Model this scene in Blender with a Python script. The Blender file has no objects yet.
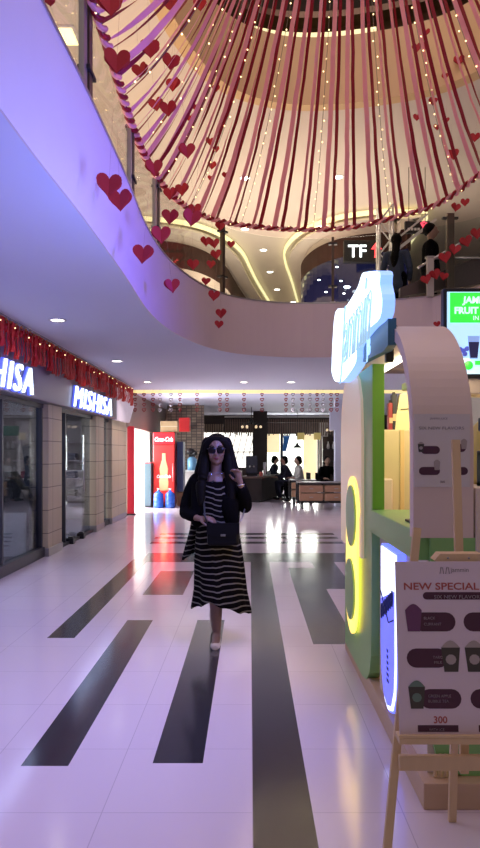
import bpy, bmesh, math, random
from mathutils import Vector, Matrix, Euler
random.seed(7)
S = bpy.context.scene
COL = S.collection
PI = math.pi
F = 700.0; CH = 1.48; VX = 250.0; VY = 453.0

# ------------------------------------------------------------------ camera
cd = bpy.data.cameras.new('camera'); cam = bpy.data.objects.new('camera', cd); COL.objects.link(cam)
cam.location = (0, 0, CH); cam.rotation_euler = (PI/2, 0, 0)
cd.sensor_fit = 'VERTICAL'; cd.sensor_height = 36; cd.sensor_width = 36
cd.lens = F/848*36; cd.shift_x = -10/848; cd.shift_y = 29/848
cd.clip_start = 0.05; cd.clip_end = 200
S.camera = cam
# ------------------------------------------------------------------ world, exposure
w = bpy.data.worlds.new('world'); S.world = w; w.use_nodes = True
bg = w.node_tree.nodes['Background']; bg.inputs[0].default_value = (.95, .86, .95, 1); bg.inputs[1].default_value = .20
S.view_settings.view_transform = 'Standard'; S.view_settings.look = 'None'
S.view_settings.exposure = 0.12; S.view_settings.gamma = 1.0; S.view_settings.use_curve_mapping = False

def area(name, loc, rot, size, power, col, sy=None, spread=180):
    l = bpy.data.lights.new(name, 'AREA'); l.energy = power; l.color = col; l.size = size
    if sy: l.shape = 'RECTANGLE'; l.size_y = sy
    l.spread = math.radians(spread)
    o = bpy.data.objects.new(name, l); COL.objects.link(o); o.location = loc; o.rotation_euler = rot
    return o
# unseen fill light added high above the atrium opening
area('atrium_fill', (1.4, 4.0, 11.4), (0, 0, 0), 4.5, 290, (1.0, .76, .82), 7)
# unseen violet fill added to colour the left gallery edge
area('violet_fill', (3.3, 6.2, 3.5), (0, math.radians(86), 0), .5, 46, (.14, .09, 1.0), 2.5, 75)
area('near_gallery_fill', (1.3, -1.5, 4.2), (math.radians(140), 0, 0), 4.0, 150, (1, .84, .72), .8, 120)  # added fill from behind the camera, brightens the ribbons and upper fascia
# daylight through the far cafe windows and the side door
area('cafe_window_daylight', (1.68, 28.2, 1.3), (-PI/2, 0, 0), 2.1, 130, (1.0, .97, .93), 1.8)
area('side_door_daylight', (-3.6, 18.9, 1.3), (0, -PI/2, 0), 2.3, 330, (.95, .97, 1.0), 2.6)
# ground-floor downlights
GDL = [(-2.2, 4.5), (-2.2, 8.0), (-2.2, 11.57), (-2.2, 15.0), (-.13, 15.0), (.88, 15.0), (2.2, 15.0)]
# upper gallery downlights
UZ = 6.8
def ceilpt(px, py, z): 
    Y = (z-CH)*F/(VY-py); return ((px-VX)/F*Y, Y)
UDL = [ceilpt(245, 178, UZ), ceilpt(338, 177, UZ), ceilpt(245, 229, UZ), ceilpt(320, 227, UZ), ceilpt(170, 229, UZ), ceilpt(263.5, 250, UZ), ceilpt(270, 272, UZ), ceilpt(277, 289.5, UZ), ceilpt(293, 302, UZ)]

# ------------------------------------------------------------------ materials
MATS = {}
def mat(name, col, rough=.6, metal=0, spec=.5, emit=None, es=0, noise=0, nscale=8, alpha=1, bump=0, coat=0):
    if name in MATS: return MATS[name]
    m = bpy.data.materials.new(name); m.use_nodes = True; nt = m.node_tree
    b = nt.nodes['Principled BSDF']
    b.inputs['Roughness'].default_value = rough; b.inputs['Metallic'].default_value = metal
    b.inputs['Specular IOR Level'].default_value = spec; b.inputs['Coat Weight'].default_value = coat
    c = (*col, 1)
    b.inputs['Base Color'].default_value = c
    if noise or bump:
        tc = nt.nodes.new('ShaderNodeTexCoord'); n = nt.nodes.new('ShaderNodeTexNoise')
        n.inputs['Scale'].default_value = nscale; n.inputs['Detail'].default_value = 3
        nt.links.new(tc.outputs['Object'], n.inputs['Vector'])
        if noise:
            mx = nt.nodes.new('ShaderNodeMix'); mx.data_type = 'RGBA'
            mx.inputs['A'].default_value = (*[v*(1-noise) for v in col], 1)
            mx.inputs['B'].default_value = (*[min(1, v*(1+noise)) for v in col], 1)
            nt.links.new(n.outputs['Fac'], mx.inputs['Factor']); nt.links.new(mx.outputs['Result'], b.inputs['Base Color'])
        if bump:
            bp = nt.nodes.new('ShaderNodeBump'); bp.inputs['Strength'].default_value = bump; bp.inputs['Distance'].default_value = .01
            nt.links.new(n.outputs['Fac'], bp.inputs['Height']); nt.links.new(bp.outputs['Normal'], b.inputs['Normal'])
    if emit:
        b.inputs['Emission Color'].default_value = (*emit, 1); b.inputs['Emission Strength'].default_value = es
    MATS[name] = m; return m

def glass(name, tint=(.9, .95, 1), f=.12, refl=.35):
    m = bpy.data.materials.new(name); m.use_nodes = True; nt = m.node_tree; nt.nodes.clear()
    o = nt.nodes.new('ShaderNodeOutputMaterial'); mx = nt.nodes.new('ShaderNodeMixShader')
    t = nt.nodes.new('ShaderNodeBsdfTransparent'); g = nt.nodes.new('ShaderNodeBsdfGlossy')
    fr = nt.nodes.new('ShaderNodeLayerWeight'); fr.inputs['Blend'].default_value = f
    t.inputs[0].default_value = (*tint, 1); g.inputs['Roughness'].default_value = .02
    mm = nt.nodes.new('ShaderNodeMath'); mm.operation = 'MULTIPLY'; mm.inputs[1].default_value = refl; mm.use_clamp = True
    nt.links.new(fr.outputs['Fresnel'], mm.inputs[0]); nt.links.new(mm.outputs[0], mx.inputs[0]); nt.links.new(t.outputs[0], mx.inputs[1]); nt.links.new(g.outputs[0], mx.inputs[2])
    nt.links.new(mx.outputs[0], o.inputs[0]); MATS[name] = m; return m

def floor_mat(name, c1, c2, mortar, rough):
    m = bpy.data.materials.new(name); m.use_nodes = True; nt = m.node_tree; b = nt.nodes['Principled BSDF']
    tc = nt.nodes.new('ShaderNodeTexCoord'); mp = nt.nodes.new('ShaderNodeMapping')
    br = nt.nodes.new('ShaderNodeTexBrick'); br.offset = 0; br.squash = 1
    br.inputs['Scale'].default_value = 1; br.inputs['Brick Width'].default_value = .62; br.inputs['Row Height'].default_value = .62
    br.inputs['Mortar Size'].default_value = .0022; br.inputs['Color1'].default_value = (*c1, 1); br.inputs['Color2'].default_value = (*c2, 1)
    br.inputs['Mortar'].default_value = (*mortar, 1); mp.inputs['Location'].default_value = (.61, .22, 0)
    n = nt.nodes.new('ShaderNodeTexNoise'); n.inputs['Scale'].default_value = 1.6; n.inputs['Detail'].default_value = 6
    nt.links.new(tc.outputs['Object'], mp.inputs[0]); nt.links.new(mp.outputs[0], br.inputs['Vector']); nt.links.new(tc.outputs['Object'], n.inputs['Vector'])
    mr = nt.nodes.new('ShaderNodeMapRange'); mr.inputs['To Min'].default_value = rough*.7; mr.inputs['To Max'].default_value = rough*1.4
    nt.links.new(n.outputs['Fac'], mr.inputs['Value']); nt.links.new(mr.outputs[0], b.inputs['Roughness'])
    nt.links.new(br.outputs['Color'], b.inputs['Base Color']); b.inputs['Specular IOR Level'].default_value = .6
    MATS[name] = m; return m

def brick_mat(name, c1, c2, mortar, bw, rh, ms=.006, rough=.5, axis='X'):
    m = bpy.data.materials.new(name); m.use_nodes = True; nt = m.node_tree; b = nt.nodes['Principled BSDF']
    tc = nt.nodes.new('ShaderNodeTexCoord'); sp = nt.nodes.new('ShaderNodeSeparateXYZ'); cb = nt.nodes.new('ShaderNodeCombineXYZ'); ad = nt.nodes.new('ShaderNodeMath'); ad.operation = 'ADD'
    br = nt.nodes.new('ShaderNodeTexBrick'); br.offset = 0; br.inputs['Scale'].default_value = 1
    br.inputs['Brick Width'].default_value = bw; br.inputs['Row Height'].default_value = rh; br.inputs['Mortar Size'].default_value = ms
    br.inputs['Color1'].default_value = (*c1, 1); br.inputs['Color2'].default_value = (*c2, 1); br.inputs['Mortar'].default_value = (*mortar, 1)
    nt.links.new(tc.outputs['Object'], sp.inputs[0]); nt.links.new(sp.outputs['X'], ad.inputs[0]); nt.links.new(sp.outputs['Y'], ad.inputs[1])
    nt.links.new(ad.outputs[0], cb.inputs['X']); nt.links.new(sp.outputs['Z'], cb.inputs['Y']); nt.links.new(cb.outputs[0], br.inputs['Vector'])
    nt.links.new(br.outputs['Color'], b.inputs['Base Color']); b.inputs['Roughness'].default_value = rough
    MATS[name] = m; return m

def wood_mat(name, c1, c2, scale=(1, 1, 12), rough=.5):
    m = bpy.data.materials.new(name); m.use_nodes = True; nt = m.node_tree; b = nt.nodes['Principled BSDF']
    tc = nt.nodes.new('ShaderNodeTexCoord'); mp = nt.nodes.new('ShaderNodeMapping'); mp.inputs['Scale'].default_value = scale
    n = nt.nodes.new('ShaderNodeTexNoise'); n.inputs['Scale'].default_value = 3; n.inputs['Detail'].default_value = 5
    cr = nt.nodes.new('ShaderNodeMix'); cr.data_type = 'RGBA'; cr.inputs['A'].default_value = (*c1, 1); cr.inputs['B'].default_value = (*c2, 1)
    nt.links.new(tc.outputs['Object'], mp.inputs[0]); nt.links.new(mp.outputs[0], n.inputs['Vector']); nt.links.new(n.outputs['Fac'], cr.inputs['Factor'])
    nt.links.new(cr.outputs['Result'], b.inputs['Base Color']); b.inputs['Roughness'].default_value = rough
    MATS[name] = m; return m

def stripe_mat(name, base, line, freq, duty=.30):
    m = bpy.data.materials.new(name); m.use_nodes = True; nt = m.node_tree; b = nt.nodes['Principled BSDF']
    at_ = nt.nodes.new('ShaderNodeAttribute'); at_.attribute_name = 'stripe'
    mu = nt.nodes.new('ShaderNodeMath'); mu.operation = 'MULTIPLY'; mu.inputs[1].default_value = freq
    fr = nt.nodes.new('ShaderNodeMath'); fr.operation = 'FRACT'
    cp = nt.nodes.new('ShaderNodeMath'); cp.operation = 'LESS_THAN'; cp.inputs[1].default_value = duty
    mx = nt.nodes.new('ShaderNodeMix'); mx.data_type = 'RGBA'; mx.inputs['A'].default_value = (*base, 1); mx.inputs['B'].default_value = (*line, 1)
    nt.links.new(at_.outputs['Fac'], mu.inputs[0]); nt.links.new(mu.outputs[0], fr.inputs[0]); nt.links.new(fr.outputs[0], cp.inputs[0])
    nt.links.new(cp.outputs[0], mx.inputs['Factor']); nt.links.new(mx.outputs['Result'], b.inputs['Base Color']); b.inputs['Roughness'].default_value = .9; b.inputs['Specular IOR Level'].default_value = .04
    MATS[name] = m; return m

M_white = mat('white_tile_floor_stub', (.6, .6, .6))
M_floor = floor_mat('white_floor_tile', (.72, .62, .69), (.70, .60, .675), (.52, .44, .50), .13)
M_dark = floor_mat('dark_floor_tile', (.030, .029, .036), (.033, .032, .038), (.022, .022, .025), .14)
M_ceil = mat('blue_cast_ceiling_paint', (.60, .61, .74), .8, noise=.02, nscale=1)  # blue light cast mixed into the ceiling's base colour
M_band = mat('gallery_edge_paint', (.66, .56, .56), .55, noise=.04, nscale=2)
M_uceil = mat('upper_ceiling_paint', (.78, .70, .62), .8, noise=.03, nscale=1)
M_tan = mat('tan_fascia_paint', (.76, .54, .28), .6, noise=.05, nscale=2)
M_brown = mat('dark_brown_panel', (.06, .028, .024), .7, spec=.15, noise=.15, nscale=3)
M_cove = mat('yellow_cove_led', (.9, .8, .4), .5, emit=(1.0, .90, .48), es=.9)
M_cove2 = mat('warm_cove_led', (.9, .8, .4), .5, emit=(1.0, .74, .30), es=.9)
M_gold = mat('bronze_ceiling_panel', (.13, .08, .04), .3, metal=.5, noise=.2, nscale=3)
M_red = mat('red_paper', (.40, .010, .016), .6, noise=.12, nscale=20)
M_dred = mat('dark_red_satin', (.36, .010, .025), .45, noise=.12, nscale=5)
M_pink = mat('pink_satin', (.98, .46, .50), .45, noise=.08, nscale=5)
for m_ in (M_pink, M_dred):
    nt = m_.node_tree; b_ = nt.nodes['Principled BSDF']; tr = nt.nodes.new('ShaderNodeBsdfTranslucent'); mx_ = nt.nodes.new('ShaderNodeMixShader'); mx_.inputs[0].default_value = .35
    src = b_.inputs['Base Color'].links[0].from_socket; nt.links.new(src, tr.inputs[0])
    nt.links.new(b_.outputs[0], mx_.inputs[1]); nt.links.new(tr.outputs[0], mx_.inputs[2]); nt.links.new(mx_.outputs[0], nt.nodes['Material Output'].inputs[0])
M_bulb = mat('fairy_bulb', (1, .85, .5), .4, emit=(1, .70, .32), es=3.0)
M_wire = mat('thin_wire', (.25, .2, .15), .5)
M_thread = mat('thin_thread', (.35, .2, .2), .7)
M_lamp = mat('downlight_diffuser', (1, .95, .9), .5, emit=(1, .93, .82), es=9)
M_rim = mat('white_lamp_rim', (.75, .73, .72), .4)
M_steel = mat('brushed_steel', (.42, .40, .38), .35, metal=.8)
M_bronze = mat('bronze_post', (.10, .075, .055), .35, metal=.6)
M_black = mat('black_plastic', (.012, .012, .014), .4)
M_dgrey = mat('dark_grey_metal', (.05, .05, .055), .4, metal=.4)
M_glass = glass('clear_glass', (.93, .96, .95), .06)
M_sglass = glass('shop_glass', (.72, .78, .86), .22, .6)
M_col = brick_mat('beige_column_tile', (.50, .42, .27), (.54, .45, .30), (.16, .13, .09), 3.0, .33)
M_fascia = mat('grey_fascia', (.22, .20, .24), .28, metal=.3, noise=.05, nscale=2)
M_letter = mat('white_led_letter', (.9, .95, 1), .4, emit=(.66, .80, 1), es=2.6)
M_letterside = mat('blue_letter_edge', (.1, .12, .5), .4, emit=(.1, .14, .8), es=.9)
M_green = mat('green_laminate', (.24, .50, .16), .35, noise=.05, nscale=2)
M_lime = mat('lime_laminate', (.22, .52, .05), .35, noise=.04, nscale=2)
M_cream = mat('cream_laminate', (.74, .62, .52), .4, noise=.03, nscale=2)
M_creamlit = mat('cream_painted_glow', (.74, .62, .50), .4, emit=(1, .74, .42), es=.22)  # even emission stands in for the yellow glow falling on the cream
M_yel = mat('yellow_backlit_acrylic', (.9, .7, .2), .4, emit=(1.0, .66, .12), es=1.6)
M_archw = mat('white_arch_laminate', (.74, .60, .54), .45, noise=.02, nscale=2)
M_pine = wood_mat('pale_pine', (.76, .56, .33), (.64, .45, .25), (8, 8, 1))
M_plinth = wood_mat('tan_plinth_wood', (.62, .43, .28), (.54, .37, .24), (1, 1, 8))
M_signw = mat('blue_white_sign_face', (.8, .9, 1), .4, emit=(.64, .80, 1.0), es=2.4)
M_signe = mat('blue_sign_return', (.15, .25, .6), .4, emit=(.25, .45, 1.0), es=1.2)
M_teal = mat('teal_sign_plate', (.05, .16, .24), .4)
M_ink = mat('navy_ink', (.02, .03, .14), .5)
M_plum = mat('plum_ink', (.075, .02, .045), .5)
M_redink = mat('terracotta_ink', (.42, .09, .08), .5)
M_paper = mat('poster_paper', (.74, .62, .70), .35, noise=.02, nscale=3)
M_skin = mat('warm_skin', (.30, .17, .12), .5, noise=.06, nscale=15)
M_hair = mat('black_hair', (.0028, .002, .002), .7, spec=.10)
M_cloth = mat('black_knit', (.0022, .002, .0028), .95, spec=.06)
M_navy = mat('navy_cloth', (.012, .014, .030), .85)
M_greycloth = mat('pale_grey_cloth', (.45, .43, .40), .85)
M_wall = mat('warm_wall_paint', (.50, .43, .36), .7, noise=.04, nscale=1)
M_dwall = mat('dark_cafe_wall', (.045, .035, .03), .7, noise=.3, nscale=3)
M_out = mat('bright_daylight_backdrop', (1, 1, 1), .6, emit=(1, .96, .88), es=1.6)
M_out2 = mat('white_daylight_backdrop', (1, 1, 1), .6, emit=(.96, .98, 1), es=2.6)
M_wood = wood_mat('brown_cart_wood', (.50, .28, .17), (.40, .22, .13), (1, 1, 10))

# ------------------------------------------------------------------ mesh helpers
class MB:
    def __init__(s): s.bm = bmesh.new(); s.mats = []
    def mi(s, m):
        if m not in s.mats: s.mats.append(m)
        return s.mats.index(m)
    def _fin(s, vs, M, m, smooth=False):
        if M is not None: bmesh.ops.transform(s.bm, matrix=M, verts=vs)
        i = s.mi(m) if m else 0
        fs = set()
        for v in vs:
            for f in v.link_faces: fs.add(f)
        for f in fs: f.material_index = i; f.smooth = smooth
        return s
    def box(s, x0, x1, y0, y1, z0, z1, m=None, bev=0, M=None):
        r = bmesh.ops.create_cube(s.bm, size=1)
        vs = r['verts']
        bmesh.ops.transform(s.bm, matrix=Matrix.Translation(((x0+x1)/2, (y0+y1)/2, (z0+z1)/2)) @ Matrix.Diagonal((abs(x1-x0), abs(y1-y0), abs(z1-z0), 1)), verts=vs)
        if bev:
            es = list({e for v in vs for e in v.link_edges})
            b = bmesh.ops.bevel(s.bm, geom=es, offset=bev, segments=2, affect='EDGES', profile=.5)
            vs = list({v for f in b['faces'] for v in f.verts} | {v for v in vs if v.is_valid})
        return s._fin(vs, M, m)
    def cyl(s, p, q, r, m=None, r2=None, n=12, cap=True, smooth=True):
        p = Vector(p); q = Vector(q); d = q-p
        R = d.to_track_quat('Z', 'Y').to_matrix().to_4x4()
        c = bmesh.ops.create_cone(s.bm, cap_ends=cap, segments=n, radius1=r, radius2=r if r2 is None else r2, depth=d.length)
        return s._fin(c['verts'], Matrix.Translation((p+q)/2) @ R, m, smooth)
    def bar(s, p, q, wx, wy, m=None, up=(0, 1, 0)):
        p = Vector(p); q = Vector(q); d = (q-p); z = d.normalized(); y = Vector(up); x = y.cross(z).normalized(); y = z.cross(x)
        R = Matrix((x, y, z)).transposed().to_4x4()
        c = bmesh.ops.create_cube(s.bm, size=1)
        return s._fin(c['verts'], Matrix.Translation((p+q)/2) @ R @ Matrix.Diagonal((wx, wy, d.length, 1)), m)
    def sph(s, c, r, m=None, sc=(1, 1, 1), n=16, M=None):
        k = bmesh.ops.create_uvsphere(s.bm, u_segments=n, v_segments=max(6, n//2+2), radius=r)
        T = Matrix.Translation(c) @ Matrix.Diagonal((*sc, 1))
        if M is not None: T = M @ T
        return s._fin(k['verts'], T, m, True)
    def loft(s, rings, m=None, closed=True, caps=True, smooth=True):
        R = [[s.bm.verts.new(p) for p in r] for r in rings]
        i = s.mi(m) if m else 0; n = len(R[0])
        for a, b in zip(R, R[1:]):
            for k in range(n if closed else n-1):
                f = s.bm.faces.new((a[k], a[(k+1) % n], b[(k+1) % n], b[k])); f.material_index = i; f.smooth = smooth
        if caps and closed:
            for r in (R[0][::-1], R[-1]):
                f = s.bm.faces.new(r); f.material_index = i
        return s
    def lathe(s, c, prof, m=None, n=20, caps=True):
        c = Vector(c)
        return s.loft([[c+Vector((r*math.cos(2*PI*k/n), r*math.sin(2*PI*k/n), z)) for k in range(n)] for r, z in prof], m, caps=caps)
    def prism(s, pts, a, b, axis='Y', m=None, smooth=False):
        """pts 2D; axis = extrusion axis.  X: pts=(y,z)  Y: pts=(x,z)  Z: pts=(x,y)"""
        def P(u, v, t): return {'X': (t, u, v), 'Y': (u, t, v), 'Z': (u, v, t)}[axis]
        A = [s.bm.verts.new(P(u, v, a)) for u, v in pts]; B = [s.bm.verts.new(P(u, v, b)) for u, v in pts]
        i = s.mi(m) if m else 0; n = len(pts)
        fs = [s.bm.faces.new(A[::-1]), s.bm.faces.new(B)]
        for k in range(n): fs.append(s.bm.faces.new((A[k], A[(k+1) % n], B[(k+1) % n], B[k])))
        for f in fs: f.material_index = i; f.smooth = False
        return s
    def tube(s, pts, r, m=None, n=8, caps=True):
        pts = [Vector(p) for p in pts]; rings = []
        up = Vector((0, 0, 1))
        for i, p in enumerate(pts):
            d = (pts[min(i+1, len(pts)-1)]-pts[max(i-1, 0)]).normalized()
            a = d.cross(up if abs(d.z) < .95 else Vector((1, 0, 0))).normalized(); b = d.cross(a)
            rr = r[i] if isinstance(r, (list, tuple)) else r
            rings.append([p+rr*(math.cos(2*PI*k/n)*a+math.sin(2*PI*k/n)*b) for k in range(n)])
        return s.loft(rings, m, caps=caps)
    def strip(s, pts, side, wid, th, m=None):
        """flat ribbon swept along pts; side = vector or list of vectors"""
        rings = []; pts = [Vector(p) for p in pts]
        for i, p in enumerate(pts):
            d = (pts[min(i+1, len(pts)-1)]-pts[max(i-1, 0)]).normalized()
            sd = Vector(side[i] if isinstance(side, list) else side).normalized()
            nn = d.cross(sd).normalized()
            ww = wid[i] if isinstance(wid, list) else wid
            rings.append([p-sd*ww/2-nn*th/2, p+sd*ww/2-nn*th/2, p+sd*ww/2+nn*th/2, p-sd*ww/2+nn*th/2])
        return s.loft(rings, m, smooth=False)
    def build(s, name, parent=None, m=None, off=None):
        bmesh.ops.recalc_face_normals(s.bm, faces=s.bm.faces)
        me = bpy.data.meshes.new(name)
        if off is not None: bmesh.ops.translate(s.bm, verts=s.bm.verts, vec=-Vector(off))
        s.bm.to_mesh(me); s.bm.free()
        for k in s.mats: me.materials.append(k)
        if not s.mats and m: me.materials.append(m)
        o = bpy.data.objects.new(name, me); COL.objects.link(o)
        if off is not None and parent is None: o.location = off
        if parent: o.parent = parent
        return o

def tag(o, label=None, cat=None, group=None, kind=None):
    if label: o['label'] = label
    if cat: o['category'] = cat
    if group: o['group'] = group
    if kind: o['kind'] = kind
    return o
def struct(o): o['kind'] = 'structure'; return o
def thing(name, label, cat, loc=(0, 0, 0), rotz=0, group=None):
    o = bpy.data.objects.new(name, None); COL.objects.link(o); o.location = loc; o.rotation_euler = (0, 0, rotz)
    o.empty_display_size = .1
    return tag(o, label, cat, group)
def part(name, mb, parent, m=None, label=None):
    """geometry given in world axes: shifted so that it sits right under the parent chain"""
    off = Vector((0, 0, 0)); p = parent
    while p is not None: off += Vector(p.location); p = p.parent
    bmesh.ops.translate(mb.bm, verts=mb.bm.verts, vec=-off)
    o = mb.build(name, parent, m)
    if label: o['label'] = label
    return o
def lpart(name, mb, parent, m=None, label=None):
    """geometry in the parent's own axes"""
    o = mb.build(name, parent, m)
    if label: o['label'] = label
    return o
def dup(root, loc, rot=None, label=None, group=None):
    r = root.copy(); COL.objects.link(r); r.location = loc
    if rot is not None: r.rotation_euler = rot
    if label: r['label'] = label
    if group: r['group'] = group
    for ch in list(root.children):
        c = ch.copy(); COL.objects.link(c); c.parent = r
        for g in list(ch.children):
            d = g.copy(); COL.objects.link(d); d.parent = c
    return r
def text(name, body, size, M, m, parent=None, ext=.002, align='LEFT', shear=0, bold=0, width=None, world=True, space=1.0, outline=0):
    cu = bpy.data.curves.new(name, 'FONT'); cu.body = body; cu.size = size; cu.extrude = ext; cu.align_x = align; cu.shear = shear; cu.offset = bold
    cu.resolution_u = 3; cu.space_character = space
    if outline: cu.extrude = 0; cu.fill_mode = 'NONE'; cu.bevel_depth = outline; cu.bevel_resolution = 0
    to = bpy.data.objects.new(name, cu); COL.objects.link(to)
    bpy.context.view_layer.update()
    me = bpy.data.meshes.new_from_object(to.evaluated_get(bpy.context.evaluated_depsgraph_get()))
    bpy.data.objects.remove(to); bpy.data.curves.remove(cu)
    me.name = name
    if width:
        xs = [v.co.x for v in me.vertices]; k = width/(max(xs)-min(xs)); me.transform(Matrix.Diagonal((k, 1, 1, 1)))
    me.transform(M)
    me.materials.clear(); me.materials.append(m)
    for p in me.polygons: p.material_index = 0
    o = bpy.data.objects.new(name, me); COL.objects.link(o)
    if parent:
        o.parent = parent
        if world:
            off = Vector((0, 0, 0)); p = parent
            while p is not None: off += Vector(p.location); p = p.parent
            me.transform(Matrix.Translation(-off))
    return o
def face_cam(x, y, z): return Matrix.Translation((x, y, z)) @ Matrix.Rotation(PI/2, 4, 'X')          # reads from -Y
def face_right(x, y, z): return Matrix.Translation((x, y, z)) @ Matrix.Rotation(PI/2, 4, 'Z') @ Matrix.Rotation(PI/2, 4, 'X')   # on a left wall, reads from +X
def face_left(x, y, z): return Matrix.Translation((x, y, z)) @ Matrix.Rotation(-PI/2, 4, 'Z') @ Matrix.Rotation(PI/2, 4, 'X')   # reads from -X
def at(px, py, Y): return Vector(((px-VX)/F*Y, Y, CH+(VY-py)/F*Y))
def atX(px, py, X): Y = X*F/(px-VX); return Vector((X, Y, CH+(VY-py)/F*Y))
ORD = ['first', 'second', 'third', 'fourth', 'fifth', 'sixth', 'seventh', 'eighth', 'ninth', 'tenth', 'eleventh', 'twelfth', 'thirteenth', 'fourteenth', 'fifteenth', 'sixteenth', 'seventeenth', 'eighteenth', 'nineteenth', 'twentieth']
TENS = {2: 'twenty', 3: 'thirty', 4: 'forty', 5: 'fifty', 6: 'sixty'}
def ordw(n):
    if n <= 20: return ORD[n-1]
    t, u = divmod(n, 10)
    return (TENS[t][:-1]+'ieth') if u == 0 else TENS[t]+'-'+ORD[u-1]

# ================================================================== SETTING
# floor with dark inlay: a grid of cells cut on the inlay's own edges
RECT = [(-1.085, -.86, 3.31, 6.2), (-.465, -.225, 3.34, 6.2), (.012, .258, 1.2, 9.5), (-1.625, -1.405, 5.6, 9.75),
        (-1.12, -.70, 7.3, 8.78), (-1.5, 1.9, 9.5, 10.36), (.49, .83, 5.42, 9.0), (.83, 1.14, 7.62, 9.5), (.49, .83, 9.0, 9.02),
        (-1.64, 1.53, 12.65, 12.93), (-1.66, 1.53, 12.08, 12.36), (-1.64, 1.53, 11.42, 11.68)]
xs = sorted({-8.0, 6.0, *[v for r in RECT for v in r[:2]]}); ys = sorted({-4.0, 30.0, *[v for r in RECT for v in r[2:]]})
b = MB(); b.mi(M_floor); b.mi(M_dark)
gv = {(i, j): b.bm.verts.new((x, y, 0)) for i, x in enumerate(xs) for j, y in enumerate(ys)}
for i in range(len(xs)-1):
    for j in range(len(ys)-1):
        f = b.bm.faces.new((gv[i, j], gv[i+1, j], gv[i+1, j+1], gv[i, j+1]))
        cx = (xs[i]+xs[i+1])/2; cy = (ys[j]+ys[j+1])/2
        f.material_index = 1 if any(a < cx < c and d < cy < e for a, c, d, e in RECT) else 0
struct(b.build('floor'))

# opening outline of the gallery
OUT = [(-1.11, -3), (-1.11, 2), (-1.11, 3.5), (-1.085, 4.5), (-1.08, 6.0), (-1.10, 7.2), (-1.07, 8.0), (-.99, 8.7), (-.84, 9.4), (-.6, 10.1), (-.3, 10.6), (.1, 10.92), (.64, 11.12), (1.4, 11.1), (2.3, 10.85), (2.9, 10.5), (3.3, 9.9), (3.6, 8.7), (3.75, 7), (3.75, 2), (3.75, -3)]
def smooth_poly(p, n=4):
    o = []
    for i in range(len(p)-1):
        p0 = p[max(i-1, 0)]; p1 = p[i]; p2 = p[i+1]; p3 = p[min(i+2, len(p)-1)]
        for k in range(n):
            t = k/n; o.append(tuple(.5*((2*b_)+(-a+c)*t+(2*a-5*b_+4*c-d)*t*t+(-a+3*b_-3*c+d)*t**3) for a, b_, c, d in zip(p0, p1, p2, p3)))
    o.append(tuple(p[-1])); return o
OUTS = smooth_poly(OUT)
def outer(p, xl, xr, yf):
    if p[0] < -.95 and p[1] < 8.8: return (xl, p[1])
    if p[0] > 3.35: return (xr, p[1])
    # fan over the far side
    t = (p[0]+.95)/(3.35+.95); t = min(1, max(0, t))
    return (xl+(xr-xl)*t, yf)
def slab(name, z0, z1, xl, xr, yf, m, line=OUTS, sides=True):
    b = MB(); b.mi(m)
    pairs = []
    for p in line:
        q = outer(p, xl, xr, yf)
        if pairs and pairs[-1][1][1] < yf and q[1] == yf:
            pairs.append((pairs[-1][0], (xl, yf)))
        if pairs and pairs[-1][1][1] == yf and q[1] < yf: pairs.append((pairs[-1][0], (xr, yf)))
        pairs.append((p, q))
    for z in (z0, z1):
        vs = [(b.bm.verts.new((*p, z)), b.bm.verts.new((*q, z))) for p, q in pairs]
        for (a, c), (d, e) in zip(vs, vs[1:]):
            try: b.bm.faces.new((a, c, e, d))
            except ValueError: pass
        if z == z0: low = vs
        else: high = vs
    for (a, c), (d, e), (A, C), (D, E) in zip(low, low[1:], high, high[1:]):
        if (a.co-d.co).length > 1e-6: b.bm.faces.new((a, d, D, A))
    bmesh.ops.remove_doubles(b.bm, verts=b.bm.verts, dist=1e-5)
    for f in b.bm.faces: f.smooth = False
    return struct(b.build(name))
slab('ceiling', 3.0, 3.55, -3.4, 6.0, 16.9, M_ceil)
def wallband(name, line, z0, z1, th, m, lip=None):
    b = MB(); L = [Vector((*p, 0)) for p in line]; rings = []
    for i, p in enumerate(L):
        d = (L[min(i+1, len(L)-1)]-L[max(i-1, 0)]).normalized(); n = Vector((-d.y, d.x, 0))
        q = p+n*th
        rings.append([(p.x, p.y, z0), (p.x, p.y, z1), (q.x, q.y, z1), (q.x, q.y, z0)])
    b.loft(rings, m, smooth=False)
    o = b.build(name); return o
def offs(line, d):
    L = [Vector((*p, 0)) for p in line]; o = []
    for i, p in enumerate(L):
        t = (L[min(i+1, len(L)-1)]-L[max(i-1, 0)]).normalized(); n = Vector((-t.y, t.x, 0)); q = p+n*d; o.append((q.x, q.y))
    return o
# the curved gallery edge (knee wall), its thin top lip
struct(wallband('wall_gallery_edge', offs(OUTS, -.012), 3.0005, 3.85, .16, M_band))
struct(wallband('trim_1', offs(OUTS, -.02), 3.85, 3.872, .18, M_steel))

# ceiling of the far ground-floor part beyond the cove
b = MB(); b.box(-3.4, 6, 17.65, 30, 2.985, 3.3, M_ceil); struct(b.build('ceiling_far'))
b = MB(); b.box(-3.4, 6, 16.9, 17.65, 3.16, 3.3, M_ceil); b.box(-3.4, 6, 17.60, 17.65, 2.985, 3.16, M_cove2); struct(b.build('trim_2'))

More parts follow.
